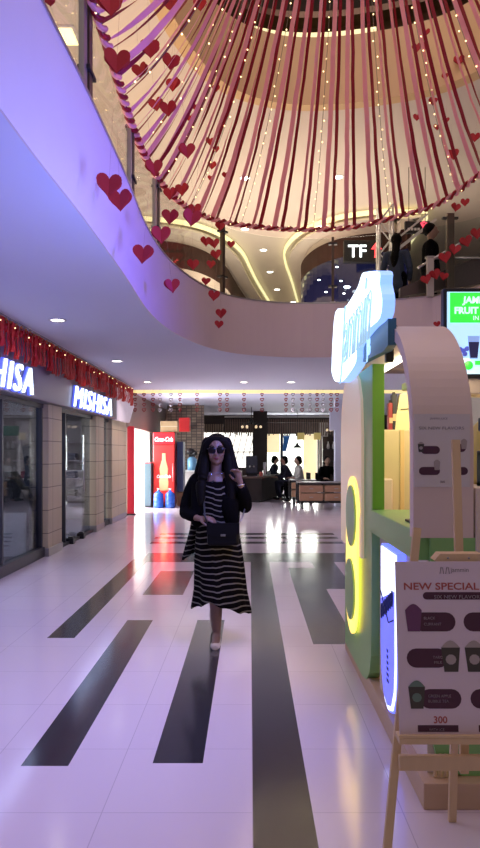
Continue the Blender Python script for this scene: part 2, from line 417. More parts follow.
# upper ceiling with its own opening, fascia above it, and bronze ceiling of the level above
UOUT = [(x*1.0, y-.45 if y > 0 else y) for x, y in OUTS]
slab('ceiling_upper', UZ, UZ+.15, -3.6, 9, 30, M_uceil, line=UOUT)
struct(wallband('wall_upper_edge', offs(UOUT, -.015), UZ-.01, UZ+1.02, .2, M_tan))
b = MB(); b.box(-8, 12, -4, 20, 11.6, 11.7, M_gold); struct(b.build('ceiling_roof'))
b = MB()
def ringslab(b, line, z0, z1, d, m):
    A = line; B = offs(line, d)
    b.loft([[(p[0], p[1], z0), (p[0], p[1], z1), (q[0], q[1], z1), (q[0], q[1], z0)] for p, q in zip(A, B)], m, smooth=False)
ringslab(b, offs(UOUT, .6), 8.5, 8.6, 3.5, M_gold); struct(b.build('ceiling_top'))
b = MB(); ringslab(b, [p for p in offs(UOUT, .45) if -.1 < p[0] < 2.0 and p[1] > 9], 8.08, 8.17, .06, M_cove); struct(b.build('trim_3'))
b = MB(); ringslab(b, offs(UOUT, .9), 7.6, 8.6, .1, M_gold); struct(b.build('wall_top_level'))

# walls
b = MB(); b.box(-3.6, -3.5, -3, 30, 3.55, UZ, M_wall); struct(b.build('wall_left_upper'))
b = MB(); b.box(-3.6, 9, 26, 26.1, 3.55, UZ, M_uceil); struct(b.build('wall_back_upper'))
b = MB(); b.box(-3.4, 9, 10.9, 26, 3.50, 3.549, M_wall)
b.bm.free()
b = MB(); b.box(-3.6, 9, 11.3, 26, 3.56, 3.6, mat('upper_floor_tile', (.5, .45, .42), .3)); struct(b.build('floor_upper'))
b = MB(); b.box(9, 9.1, 8, 26, 3.55, UZ, M_wall); struct(b.build('wall_right_upper'))
b = MB(); b.box(5.9, 6.0, -3, 28, 0, 3.0, M_wall); struct(b.build('wall_right'))

# left shop front: end pier walls, fascia
b = MB(); b.box(-7.5, -7.4, 5, 16.4, 0, 3.0, M_wall); struct(b.build('wall_shop_back'))
b = MB(); b.box(-7.4, -2.9, 16.3, 16.4, 0, 3.0, M_wall); struct(b.build('wall_shop_end'))
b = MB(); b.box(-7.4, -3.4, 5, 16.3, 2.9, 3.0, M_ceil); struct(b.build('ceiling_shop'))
def column(y0, y1, x0, x1, label, h=2.18):
    t = thing('tiled_column', label, 'column', ((x0+x1)/2, (y0+y1)/2, 0), 0, 'beige tiled columns of the shop front')
    b = MB(); b.box(x0, x1, y0, y1, .0, h, M_col, .006); part('shaft', b, t)
    b = MB(); b.box(x0-.012, x1+.012, y0-.012, y1+.012, 0, .12, M_steel, .004); part('skirting', b, t, label='steel skirting at the column foot')
column(10.0, 10.72, -3.15, -2.88, 'beige tiled column between the first and second shop windows')
column(13.1, 13.8, -3.15, -2.88, 'beige tiled column in the middle of the far shop windows')
column(14.6, 16.28, -3.15, -2.88, 'wide beige tiled column at the far end of the shop front')
# glass fronts
def shopwin(n, y0, y1, base, mull):
    b = MB(); b.box(-3.0, -2.988, y0+.04, y1-.04, base, 2.14, M_sglass); o = struct(b.build('window_%d' % n))
    b = MB(); b.box(-3.03, -2.93, y0, y1, 0.0, base, M_dgrey, .004); b.box(-3.03, -2.95, y0, y1, 2.12, 2.18, M_dgrey)
    for y in mull: b.box(-3.03, -2.95, y-.025, y+.025, base, 2.12, M_dgrey)
    f = b.build('window_frame'); f.parent = o
shopwin(1, 5.0, 10.0, .14, [5.02, 7.9, 8.35, 9.93])
shopwin(2, 10.72, 13.1, .05, [11.2])
shopwin(3, 13.8, 14.6, .10, [13.84])
# glass door fittings
t = thing('door_handle', 'long steel pull handle on the second shop window glass', 'handle', (-2.93, 12.3, .95))
b = MB(); b.cyl((-2.92, 12.3, .8), (-2.92, 12.3, 1.4), .014, M_steel); part('grip', b, t)
b = MB(); b.cyl((-2.99, 12.3, .88), (-2.92, 12.3, .88), .01, M_steel); b.cyl((-2.99, 12.3, 1.32), (-2.92, 12.3, 1.32), .01, M_steel); part('bracket', b, t)
for y, lab in ((11.35, 'small black floor box at the near side of the glass shop door'), (12.05, 'small black floor box at the middle of the glass shop door')):
    b = MB(); b.box(-2.985, -2.86, y, y+.12, 0, .10, M_black, .01); b.box(-2.96, -2.88, y+.02, y+.10, .1, .12, M_dgrey, .005)
    tag(b.build('floor_box'), lab, 'box', 'floor boxes by the shop door')

# fascia with lettering
t = thing('shop_fascia', 'long grey shop fascia carrying the two white lit name signs', 'sign', (-2.86, 11.5, 2.16))
b = MB(); b.box(-3.05, -2.80, 5.0, 14.7, 2.185, 2.985, M_fascia, .01); part('fascia_panel', b, t)
M_fpic = mat('pale_fascia_film', (.62, .55, .60), .3, noise=.25, nscale=2.2, emit=(.8, .7, .85), es=.25)
b = MB(); b.prism([(14.7, 2.18), (16.2, 2.18), (16.9, 2.62), (16.2, 2.97), (14.7, 2.97)], -2.9, -2.79, 'X', M_fpic); part('end_panel', b, t, label='pale lit end panel')
def sign(y, z, h, wd):
    for nm, ext, mm, bo, dx in (('letter_return', .028, M_letterside, .008, -.03), ('lettering', .012, M_letter, 0, .012)):
        o = text(nm, 'MISHISA', h, face_right(-2.77+dx, y, z), mm, t, ext, 'LEFT', .28, bo if nm == 'letter_return' else -.004, None, True, 1.18)
        xs_ = [v.co.y for v in o.data.vertices]; k = wd/(max(xs_)-min(xs_)); y_ = min(xs_)
        for v in o.data.vertices: v.co.y = y_+(v.co.y-y_)*k
    return
sign(6.35, 2.215, .49, 2.5)
sign(10.95, 2.215, .49, 2.95)

# next shop's brown fascia and wall further back
b = MB(); b.box(-3.4, -2.9, 16.42, 30, 2.1, 2.98, mat('brown_fascia_paint', (.30, .22, .19), .5, noise=.05)); struct(b.build('trim_4'))
b = MB(); b.box(-3.4, -3.0, 20.4, 30, 0, 2.1, M_wall); b.box(-3.4, -2.9, 17.25, 17.5, 0, 2.1, M_wall); struct(b.build('wall_left'))
b = MB(); b.box(-3.9, -3.85, 16.5, 21.5, 0, 2.6, M_out2); struct(b.build('window_4'))
t = struct(thing('door_1', None, None, (-2.9, 20.2, 0)))
b = MB(); b.box(-2.98, -2.93, 19.7, 20.35, 0.02, 2.08, M_glass); part('door_leaf', b, t)
b = MB(); b.box(-2.99, -2.92, 19.64, 19.7, 0.02, 2.08, M_steel); b.box(-2.99, -2.92, 20.35, 20.41, .02, 2.08, M_steel); part('door_frame', b, t)
# red banner panel at the shop corner
t = thing('red_banner', 'narrow tall red banner panel at the end of the beige shop front', 'banner', at(131, 515, 16.75))
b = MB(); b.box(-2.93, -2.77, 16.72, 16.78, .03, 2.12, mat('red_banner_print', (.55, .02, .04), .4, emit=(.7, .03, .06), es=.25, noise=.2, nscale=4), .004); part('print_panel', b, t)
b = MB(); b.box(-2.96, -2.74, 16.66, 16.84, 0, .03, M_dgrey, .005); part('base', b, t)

# back wall of the cafe
b = MB()
b.box(-3.4, -1.95, 24, 24.1, 0, 2.984, M_wall); struct(b.build('wall_back_left'))
M_pat = brick_mat('patterned_wood_wall', (.26, .19, .13), (.13, .09, .065), (.06, .04, .03), .16, .09, .012)
b = MB(); b.box(-2.6, -1.45, 22.0, 22.08, 0, 2.984, M_pat, .0); struct(b.build('wall_wood_panel'))
b = MB()
b.box(-2.0, .5, 28, 28.1, 0, .9, M_dwall); b.box(.5, 5.9, 28, 28.1, 0, .35, M_dwall); b.box(-2, 5.9, 28, 28.1, 2.3, 2.984, M_dwall)
b.box(.1, .6, 27.9, 28.1, 0, 2.984, M_dwall); b.box(2.75, 3.1, 27.85, 28.1, 0, 2.984, mat('pale_pillar', (.5, .45, .4), .7)); b.box(3.1, 5.9, 27.9, 28.1, 0, 2.984, M_dwall)
struct(b.build('wall_back'))
t = struct(thing('window_5', None, None, (.6, 28, 0)))
b = MB(); b.box(.6, 2.75, 28.35, 28.4, .0, 2.5, M_out); part('view', b, t)
b = MB(); b.box(2.15, 2.75, 28.25, 28.3, 0, 2.5, mat('yellow_house_wall', (.8, .6, .35), .7, emit=(1, .76, .46), es=.9)); b.box(.6, 1.2, 28.27, 28.3, 1.5, 2.4, MATS['yellow_house_wall']); part('street_view', b, t)
b = MB()
for x in (.63, 1.24, 1.29, 2.72): b.box(x-.03, x+.03, 27.98, 28.06, .35, 2.3, M_dgrey)
b.box(.6, 2.75, 27.98, 28.06, 2.24, 2.3, M_dgrey); part('window_frame', b, t)
b = MB(); b.box(.66, 2.69, 28.02, 28.03, .35, 2.24, M_glass); part('pane', b, t)
t = struct(thing('window_6', None, None, (-1, 28, 0)))
b = MB(); b.box(-2.1, .1, 28.35, 28.4, .5, 2.5, M_out); part('view', b, t)
b = MB()
for k in range(9): b.bar((-2.0+k*.24, 28.03, 1.2), (-1.75+k*.24, 28.03, 2.3), .03, .03, mat('blind_slat', (.5, .42, .3), .6))
b.box(-2, .1, 28.0, 28.06, 1.5, 1.54, M_dgrey); part('blind', b, t)

# ================================================================== DOWNLIGHTS
def downlight(x, y, z, label, group, power, col, r=.09):
    t = thing('ceiling_downlight', label, 'ceiling light', (x, y, z), 0, group)
    b = MB(); b.lathe((0, 0, 0), [(r*.82, .01), (r*.82, -.006), (r*1.1, -.010), (r*1.15, -.004), (r*1.15, .0), (r*.82, .01)], M_rim, 24, caps=False); lpart('rim', b, t)
    b = MB(); b.lathe((0, 0, 0), [(.001, -.001), (r*.8, -.004), (r*.8, .004)], M_lamp, 20); lpart('diffuser', b, t)
    l = bpy.data.lights.new('downlight', 'SPOT'); l.energy = power; l.color = col; l.spot_size = math.radians(125); l.spot_blend = .6; l.shadow_soft_size = .08
    o = bpy.data.objects.new('downlight_lamp', l); COL.objects.link(o); o.parent = t; o.location = (0, 0, -.02)
    return t
gl = ['nearest to the camera in the row over the shop front', 'above the first shop name sign', 'above the second shop name sign', 'farthest of the row over the shop front', 'left of the two beside the far cove', 'right of the two beside the far cove', 'behind the juice kiosk near the far cove']
for (x, y), lab in zip(GDL, gl): downlight(x, y, 3.0, 'downlight in the lower ceiling, '+lab, 'downlights in the lower ceiling', 62, (1, .86, .90))
ul = ['shining behind the ribbons on the left', 'shining behind the ribbons on the right', 'just under the garland on the left', 'just under the garland on the right', 'beside the two red hearts at the left corner', 'nearest of the row between the two coves', 'second of the row between the two coves', 'third of the row between the two coves', 'farthest of the row between the two coves']
for (x, y), lab in zip(UDL, ul): downlight(x, y, UZ, 'downlight in the upper cream ceiling, '+lab, 'downlights in the upper ceiling', 130, (1, .82, .62), .11)
x, y = ceilpt(61, 35, UZ)
t = thing('ceiling_light', 'warm square ceiling light at the upper left behind the glass rail', 'ceiling light', (x, y, UZ))
b = MB(); b.box(-.22, .22, -.22, .22, -.02, 0, M_rim, .005); lpart('frame', b, t)
b = MB(); b.box(-.18, .18, -.18, .18, -.026, -.018, mat('warm_panel_diffuser', (1, .8, .5), .5, emit=(1, .75, .3), es=3)); lpart('diffuser', b, t)
area('gallery_ceiling_fill', (.8, 15.0, 3.75), (PI, 0, 0), 4.0, 150, (1, .82, .66), 5)  # unseen upward fill, stands in for floor bounce and store light
area('gallery_left_fill', (-2.3, 8.5, 3.75), (PI, 0, 0), 1.2, 90, (1, .74, .48), 6)  # unseen fill added behind the gallery edge to lift the left ceiling
area('shop_interior_lamps', (-5.2, 9.0, 2.88), (0, 0, 0), .5, 230, (.86, .90, 1), 7)
area('far_ceiling_lamps', (.3, 19.4, 2.99), (0, 0, 0), 2.5, 45, (.92, .88, 1.0), 3)

# ================================================================== UPPER LEVEL STORES
def storefront(tname, label, plan, zb, zt, zc, glassy):
    P = smooth_poly(plan, 5)
    t = thing(tname, label, 'storefront', (P[0][0], P[0][1], 3.6))
    b = MB(); ringslab(b, P, zb, zt, .15, M_brown); part('header_band', b, t)
    b = MB(); ringslab(b, P, 3.6, zb, .10, glassy); part('front_wall', b, t)
    b = MB(); ringslab(b, offs(P, .10), zt, UZ, .1, M_uceil); part('bulkhead', b, t)
    b = MB(); ringslab(b, offs(P, -.42), UZ-.16, UZ-.06, -.04, M_cove); part('cove_strip', b, t, label='glowing yellow cove strip')
    b = MB(); ringslab(b, offs(P, -.30), UZ-.22, UZ-.17, .40, M_uceil); part('cove_ledge', b, t)
    return t
M_pinkwall = mat('pale_pink_wall', (.72, .60, .52), .6)
LP = [(-3.4, 16.0), (-2.4, 16.0), (-1.6, 16.3), (-1.05, 17.0), (-.65, 18.2), (-.45, 19.6), (-.2, 21.5), (.5, 25.9)]
LPr = [p for p in LP]
RP = [(2.3, 25.9), (1.75, 21.5), (1.42, 19.2), (1.34, 17.9), (1.6, 16.7), (2.15, 15.9), (2.9, 15.55), (3.3, 15.6), (3.5, 16.2), (3.6, 25.9)]
storefront('curved_storefront', 'curved upper storefront with brown header and cream wall at the left', LP, 5.78, 6.36, 6.6, M_pinkwall)
M_storeglass = mat('dark_store_glass', (.010, .012, .04), .06, spec=.9, emit=(.02, .03, .22), es=.10)
ts = storefront('curved_storefront', 'curved dark glass storefront with brown header under the black and white sign', RP, 5.94, 6.38, 6.6, M_storeglass)
for px, py in ((326, 292), (337, 267), (341, 281), (347, 287), (344, 293.5), (319, 280)):
    p = at(px, py, 15.6)
    b = MB(); b.sph(p, .02 if (px, py) != (347, 287) else .045, mat('store_spot', (1, 1, 1), .5, emit=(.75, .85, 1), es=8), (1.6, .5, .7)); part('spot_lamp', b, ts)
# sign TF + red arrow
p0 = at(344, 262, 15.3); p1 = at(382, 240, 15.3)
t = thing('lightbox_sign', 'black lightbox sign with white letters TF and a red arrow mark', 'sign', p0)
b = MB(); b.box(p0.x, p1.x, 15.3, 15.45, p0.z, p1.z, M_black, .01); part('panel', b, t)
q = at(348, 257, 15.29)
text('lettering', 'TF', .38, face_cam(q.x, 15.285, q.z), mat('white_led', (1, 1, 1), .5, emit=(.9, .95, 1), es=2.2), t, .01, bold=.004)
q = at(376.5, 250, 15.28)
b = MB(); b.prism([(-.05, -.16), (.09, -.16), (.09, -.07), (.04, -.07), (.04, .02), (.12, .02), (.0, .18), (-.12, .02), (-.04, .02), (-.04, -.1)], 15.27, 15.29, 'Y', mat('red_led', (1, .1, .1), .5, emit=(1, .05, .06), es=2.0))
bmesh.ops.translate(b.bm, verts=b.bm.verts, vec=(q.x, 0, q.z)); part('arrow_mark', b, t, label='red arrow mark')
# black sign with red figure
p0 = at(405, 233, 13.0); p1 = at(430, 221, 13.0)
t = thing('lightbox_sign', 'small black sign with a red cross figure under the garland', 'sign', p0)
b = MB(); b.box(p0.x, p1.x, 13, 13.08, p0.z, p1.z, M_black, .01); part('panel', b, t)
b = MB(); b.cyl((p0.x+.08, 13.04, p1.z), (p0.x+.08, 13.04, UZ), .008, M_wire, n=6); b.cyl((p1.x-.08, 13.04, p1.z), (p1.x-.08, 13.04, UZ), .008, M_wire, n=6); part('hanging_rods', b, t)
b = MB(); q = at(424, 227, 12.97)
for a in (.6, -.6): b.bar((q.x-.09*math.sin(a), 12.985, q.z-.09), (q.x+.09*math.sin(a), 12.985, q.z+.09), .035, .02, mat('red_led2', (.9, .1, .15), .5, emit=(.8, .08, .14), es=1))
b.sph((q.x, 12.985, q.z+.10), .025, MATS['red_led2']); part('cross_figure', b, t)
b = MB()
for k in range(4): b.box(p0.x+.05+k*.06, p0.x+.09+k*.06, 12.98, 13.0, p0.z+.05, p0.z+.09, mat('dim_white', (.7, .7, .7), .5))
part('small_lettering', b, t)

# lattice mast, white
t = thing('truss_mast', 'white lattice mast standing behind the woman on the gallery', 'mast', (2.35, 12.7, 3.6))
b = MB()
for dx, dy in ((0, 0), (.24, 0), (0, .24), (.24, .24)): b.cyl((dx, dy, 0), (dx, dy, 2.4), .022, mat('white_metal', (.7, .68, .66), .4), n=8)
lpart('uprights', b, t)
b = MB(); 
for k in range(8):
    z = k*.3; s_ = k % 2
    for (a, c) in (((0, 0), (.24, 0)), ((0, .24), (.24, .24)), ((0, 0), (0, .24)), ((.24, 0), (.24, .24))):
        u, v = (a, c) if s_ else (c, a); b.cyl((*u, z), (*v, z+.3), .012, MATS['white_metal'], n=6)
lpart('lattice', b, t)
b = MB(); b.box(-.08, .32, -.08, .32, 0, .02, MATS['white_metal'], .004); lpart('base_plate', b, t)
t = thing('diagonal_beam', 'white metal beam slanting up from the lattice mast', 'beam', (2.65, 12.8, 5.0))
b = MB(); b.bar((-.02, 0, .15), (.75, 0, .75), .05, .05, MATS['white_metal']); b.bar((-.02, 0, .35), (.6, 0, .85), .03, .03, MATS['white_metal']); lpart('rails', b, t)
b = MB(); b.box(-.06, 0.02, -.05, .05, -.1, .4, MATS['white_metal'], .005); lpart('bracket', b, t)

# ================================================================== GLASS BALUSTRADE on the gallery edge
BL = offs(OUTS, .06)
cum = [0]
for a, c in zip(BL, BL[1:]): cum.append(cum[-1]+math.dist(a, c))
def along(s):
    for i in range(len(cum)-1):
        if cum[i+1] >= s:
            t_ = (s-cum[i])/(cum[i+1]-cum[i]); a = BL[i]; c = BL[i+1]
            return Vector((a[0]+(c[0]-a[0])*t_, a[1]+(c[1]-a[1])*t_, 0)), Vector((c[0]-a[0], c[1]-a[1], 0)).normalized()
    return Vector((*BL[-1], 0)), Vector((0, -1, 0))
def s_at(px):
    best = min(range(0, int(cum[-1]*50)), key=lambda k: abs(VX+along(k/50)[0].x/along(k/50)[0].y*F-px) if along(k/50)[0].y > 1 and along(k/50)[0].x/along(k/50)[0].y*F+VX < 470 and k/50 < cum[-1]*.62 else 1e9)
    return best/50
posts = [(s_at(87), 'bronze post at the upper left of the glass rail', .9, .05), (s_at(131), 'second bronze post from the left on the glass rail', .85, .04), (s_at(157), 'bronze post at the corner of the glass rail above the large hearts', .85, .04), (s_at(223), 'thin bronze post on the glass rail just left of the cove', 1.05, .028), (s_at(333), 'thin bronze post on the glass rail before the dark storefront', 1.05, .02)]
for s_, lab, h, wd in posts:
    p, d = along(s_); ang = math.atan2(d.y, d.x)
    t = thing('rail_post', lab, 'post', (p.x, p.y, 3.872), ang, 'bronze posts of the glass rail')
    b = MB(); b.box(-wd, wd, -.03, .03, 0, h, M_bronze, .004); lpart('post', b, t)
    b = MB(); b.box(-wd-.02, wd+.02, -.05, .05, 0, .015, M_steel, .003); lpart('foot_plate', b, t)
    for z in (.25, h-.12):
        b = MB(); b.box(-wd-.05, wd+.05, -.045, .045, z, z+.03, M_black, .004); lpart('clamp', b, t)
    if px_ := (h < .95):
        b = MB(); b.box(-wd-.11, -wd-.02, -.02, .02, 0, h-.04, M_steel, .003); lpart('inner_post', b, t, label='pale steel inner post')
seg = [.5]+[s_ for s_, *_ in posts]+[cum[-1]*.60]
gp = ['above the purple edge beside the camera', 'between the first two bronze posts', 'between the second and corner bronze posts', 'around the rounded corner by the hearts', 'across the far side in front of the coves', 'in front of the dark storefront and walking woman']
for (a, c), lab in zip(zip(seg, seg[1:]), gp):
    n = 10; rings = []
    for k in range(n+1):
        p, d = along(a+.05+(c-a-.1)*k/n); nn = Vector((-d.y, d.x, 0))*.006; hh = 3.89+(.82 if p.y < 8.5 else .82+.2*min(1, (p.y-8.5)/2))
        rings.append([(p.x-nn.x, p.y-nn.y, 3.875), (p.x-nn.x, p.y-nn.y, hh), (p.x+nn.x, p.y+nn.y, hh), (p.x+nn.x, p.y+nn.y, 3.875)])
    b = MB(); b.loft(rings, M_glass, smooth=False); tag(b.build('glass_panel'), 'clear glass rail panel '+lab, 'glass panel', 'glass panels of the gallery rail')

# ================================================================== GARLAND, RIBBONS
GP = [(30, -170, 3.4), (62, -80, 4.0), (93, 0, 4.75), (118, 80, 5.8), (133, 128, 6.7), (150, 165, 7.8), (175, 198, 9.0), (210, 218, 10.0), (250, 226, 10.5), (300, 229.5, 10.75), (350, 227.5, 10.7), (400, 216, 10.4), (440, 203, 9.9), (480, 174, 9.2), (540, 120, 8.0), (620, 20, 6.6)]
G3 = smooth_poly([tuple(at(*g)) for g in GP], 8)
gc = [0]
for a, c in zip(G3, G3[1:]): gc.append(gc[-1]+math.dist(a, c))
def gal(s):
    for i in range(len(gc)-1):
        if gc[i+1] >= s:
            t_ = (s-gc[i])/(gc[i+1]-gc[i]); a = Vector(G3[i]); c = Vector(G3[i+1]); return a.lerp(c, t_), (c-a).normalized()
    return Vector(G3[-1]), (Vector(G3[-1])-Vector(G3[-2])).normalized()
t = thing('ribbon_garland', 'twisted red and pink ribbon garland round the gallery opening', 'garland', gal(0)[0])
for nm, ph, mm in (('dark_red_strand', 0, M_dred), ('pink_strand', PI, M_pink), ('wire_core', None, M_wire)):
    b = MB(); pts = []; rr = []
    n = int(gc[-1]/.035)
    for k in range(n+1):
        s_ = gc[-1]*k/n; p, d = gal(s_); a = d.cross(Vector((0, 0, 1))).normalized(); c = a.cross(d)
        if ph is None: pts.append(p); continue
        th = s_*28+ph; pts.append(p+.024*(math.cos(th)*a+math.sin(th)*c))
    b.tube(pts, .010 if ph is None else .022, mm, n=6); part(nm, b, t)
APEX = Vector((.93, 6.5, 9.4))
def curve_pts(P, n=22, tend=.97, amp=0, a=.6):
    r = []
    for k in range(n+1):
        t_ = tend*k/n; p = P.lerp(APEX, t_); p.z = P.z+(APEX.z-P.z)*(a*t_*t_+(1-a)*t_)
        r.append(p)
    return r
# visible ribbons, pairs of pink and dark red
span0, span1 = .55, gc[-1]*.90
N = 32
idx = {'p': 0, 'r': 0}
specs = []
for k in range(N):
    s_ = span0+(span1-span0)*(k+.5)/N+random.uniform(-.03, .03)
    specs.append((s_, 'p')); specs.append((s_+.105+random.uniform(-.02, .05), 'r'))
for s_, kind in specs:
    P, d = gal(s_)
    pts = curve_pts(P)
    wd = .066 if kind == 'p' else .054
    m = M_pink if kind == 'p' else M_dred
    if kind == 'p': wd *= random.uniform(.75, 1.2)
    f0 = random.uniform(0, 6.3); amp = random.uniform(.3, .85)
    sides = []; nn = len(pts)
    for i in range(nn):
        dd = (pts[min(i+1, nn-1)]-pts[max(i-1, 0)]).normalized(); base = d-dd*d.dot(dd); base.normalize()
        th = amp*math.sin(f0+i*.33)*(1-i/nn*.5); sides.append(list(Matrix.Rotation(th, 3, dd) @ base))
    for p in pts[1:]: p += Vector((random.uniform(-.006, .006),)*3)
    b = MB(); b.strip(pts, [Vector(q) for q in sides], [wd*(1-.45*i/nn) for i in range(nn)], .0025, m)
    idx[kind] += 1
    cname = 'pink' if kind == 'p' else 'dark red'
    tag(b.build('satin_ribbon', off=P), '%s ribbon of the atrium canopy, %s %s one from the left' % (cname, ordw(idx[kind]), cname), 'ribbon', cname+' ribbons of the atrium canopy')
# fairy light strings
bulb_me = None
for k in range(10):
    s_ = .9+(span1-.9)*(k+.5)/10; P, d = gal(s_)
    pts = curve_pts(P+Vector((0, 0, .03)), 40, .95, a=.66)
    t = thing('fairy_light_string', 'string of warm fairy bulbs among the canopy ribbons, %s from the left' % ordw(k+1), 'string lights', P, 0, 'fairy light strings of the canopy')
    b = MB(); b.tube([p for p in pts], .0035, M_wire, n=4); part('wire', b, t)
    if bulb_me is None:
        b = MB(); b.sph((0, 0, 0), .009, M_bulb, n=6); o = b.build('bulb'); bulb_me = o.data; bpy.data.objects.remove(o)
    L = 0; step = .15; acc = 0
    for a, c in zip(pts[:30], pts[1:31]):
        l = (c-a).length; u = step-acc
        while u < l:
            o = bpy.data.objects.new('bulb', bulb_me); COL.objects.link(o); o.parent = t
            o.location = a.lerp(c, u/l)-P+Vector((random.uniform(-.03, .03), random.uniform(-.03, .03), random.uniform(-.02, .02))); u += step
        acc = (acc+l) % step
# fairy lights on the garland
for k in range(2):
    a0, a1 = ((.2, gc[-1]*.42), (gc[-1]*.46, gc[-1]*.86))[k]
    t = thing('fairy_light_string', ['warm fairy lights wound round the left half of the garland', 'warm fairy lights wound round the right half of the garland'][k], 'string lights', gal(a0)[0])
    pts = [gal(a0+(a1-a0)*i/120)[0]+Vector((0, 0, .03*math.sin(i*1.1)))+Vector((0, -.03, 0)) for i in range(121)]
    b = MB(); b.tube(pts, .0035, M_wire, n=4); part('wire', b, t)
    for p in pts[::3]:
        o = bpy.data.objects.new('bulb', bulb_me); COL.objects.link(o); o.parent = t; o.location = p-gal(a0)[0]; o.scale = (.9,)*3

# ================================================================== PAPER HEARTS
def heart_half(n=14):
    pts = []
    for k in range(n+1):
        a = PI*k/n
        x = 16*math.sin(a)**3; z = 13*math.cos(a)-5*math.cos(2*a)-2*math.cos(3*a)-math.cos(4*a)
        pts.append((x/32, z/32))
    return pts
def heart_mesh():
    b = MB(); hp = heart_half(); i = b.mi(M_red)
    for ang in (18, 162, 198, 342):
        a = math.radians(ang); c, s_ = math.cos(a), math.sin(a)
        nx, ny = -s_*.006, c*.006
        A = [b.bm.verts.new((x*c+nx, x*s_+ny, z)) for x, z in hp]; B = [b.bm.verts.new((x*c-nx, x*s_-ny, z)) for x, z in hp]
        b.bm.faces.new(A[::-1]); b.bm.faces.new(B)
        for k in range(len(A)): 
            k2 = (k+1) % len(A); b.bm.faces.new((A[k], A[k2], B[k2], B[k]))
    bmesh.ops.triangulate(b.bm, faces=[f for f in b.bm.faces if len(f.verts) > 4])
    o = b.build('paper_heart'); me = o.data; bpy.data.objects.remove(o); return me
H_ME = heart_mesh()
b = MB(); b.cyl((0, 0, .1), (0, 0, 2.8), .004, M_thread, n=4); _o = b.build('thread'); TH_ME = _o.data; bpy.data.objects.remove(_o)
HE = [(109, 184, 26, 'large red paper heart overlapping the lit purple gallery edge'), (120, 199, 24, 'large red paper heart tucked just below another over the purple edge'),
 (117, 60, 27, 'large red paper heart beside the garland, upper left'), (110, 3, 26, 'large red paper heart cut by the top of the picture at the garland'),
 (150, 48, 20, 'red paper heart right of the largest one by the garland'), (140, 70, 17, 'tilted red paper heart just below and right of the largest upper one'),
 (171, 61, 18, 'red paper heart among the ribbons level with the largest upper one'), (173, 84, 15, 'small red paper heart alone above the pair in the left ribbons'),
 (156, 104, 15, 'left heart of the overlapping pair in the left ribbons'), (168, 108, 17, 'right heart of the overlapping pair in the left ribbons'),
 (191, 118, 10, 'lower of two small hearts in the ribbons left of centre'), (196, 107, 9, 'upper of two small hearts in the ribbons left of centre'),
 (187, 150, 17, 'red paper heart hanging in front of the ribbons above the corner post'), (210, 141, 9, 'small dark heart with a fairy light beside the ribbons'),
 (216, 149, 7, 'tiny red heart just right of the fairy lit one'), (212, 165, 9, 'small red heart above the lowest tiny one in the ribbons'),
 (226, 175, 8, 'small red heart at the right of the left ribbon group'), (211, 178, 7, 'lowest tiny red heart inside the left ribbons'),
 (154, 167, 18, 'red paper heart at the top of the corner post'), (170, 193, 14, 'left of two red hearts on the garland right of the corner post'),
 (182, 189, 14, 'right of two red hearts on the garland right of the corner post'), (170, 216, 17, 'left red paper heart of the two below the garland bend'),
 (192, 217, 19, 'right red paper heart of the two below the garland bend'), (195, 209, 13, 'red heart peeping out behind the right one below the garland bend'),
 (161, 234, 20, 'red paper heart over the foot of the corner post'), (143, 253, 21, 'large red paper heart at the corner where purple edge turns beige'),
 (172, 285, 16, 'red paper heart alone on the beige edge below the corner'), (193, 264, 12, 'red heart in front of the brown band of the left storefront'),
 (206, 281, 9, 'small red heart over the cream wall of the left storefront'), (214, 295, 12, 'red heart at the foot of the thin rail post'),
 (221, 313, 11, 'upper of the two lowest hearts hanging on the beige edge'), (219, 324, 9, 'lowest heart of all hanging on the beige edge'),
 (206, 241, 11, 'left heart of the cluster beside the thin rail post'), (214, 243, 11, 'right heart of the cluster beside the thin rail post'),
 (216, 254, 11, 'heart in the middle of the column by the thin rail post'), (211, 264, 9, 'lowest heart of the column by the thin rail post'),
 (220, 226, 10, 'red heart on top of the thin rail post'), (231, 244, 8, 'small red heart alone right of the thin rail post'),
 (172, 3, 19, 'red heart at the top edge among the left ribbons'), (200, 4, 14, 'smaller red heart at the top edge right of the other'), (216, 88, 8, 'small red heart high between the ribbons left of the tan band'),
 (50, 1, 11, 'red heart at the top left above the purple edge'), 
 (426, 32, 8, 'highest small heart among the right ribbons'), (417, 47, 10, 'left heart of the side by side pair in the right ribbons'), (425, 46, 8, 'right heart of the side by side pair in the right ribbons'),
 (459, 60, 11, 'tilted red heart in the right ribbons below the top right one'), (469, 42, 10, 'red heart near the top right corner among ribbons'), (445, 76, 7, 'tiny heart in the middle of the right ribbons'),
 (433, 101, 9, 'upper heart of the loose four in the lower right ribbons'), (417, 117, 8, 'leftmost heart of the loose four in the lower right ribbons'), (446, 120, 7, 'rightmost heart of the loose four in the lower right ribbons'), (437, 127, 7, 'lowest heart of the loose four in the lower right ribbons'),
 (475, 137, 10, 'red heart at the right edge of the ribbons'), (453, 154, 12, 'red heart near the garland at the right'), (437, 324, 7, 'small red heart on the beige edge left of the menu screen')]
for px, py, sz, lab in HE:
    Y = min(.165*F/sz, 9.9)
    if px < 250: Y = min(Y, .97*F/(250-px))
    real = sz/F*Y/.98
    p = at(px, py, Y)
    o = bpy.data.objects.new('paper_heart', H_ME); COL.objects.link(o); o.location = p; o.scale = (real,)*3
    o.rotation_euler = (0, random.uniform(-.15, .15), random.uniform(-.5, .5)); tag(o, lab, 'paper heart', 'red paper hearts hung round the atrium')
    c = bpy.data.objects.new('thread', TH_ME); COL.objects.link(c); c.parent = o

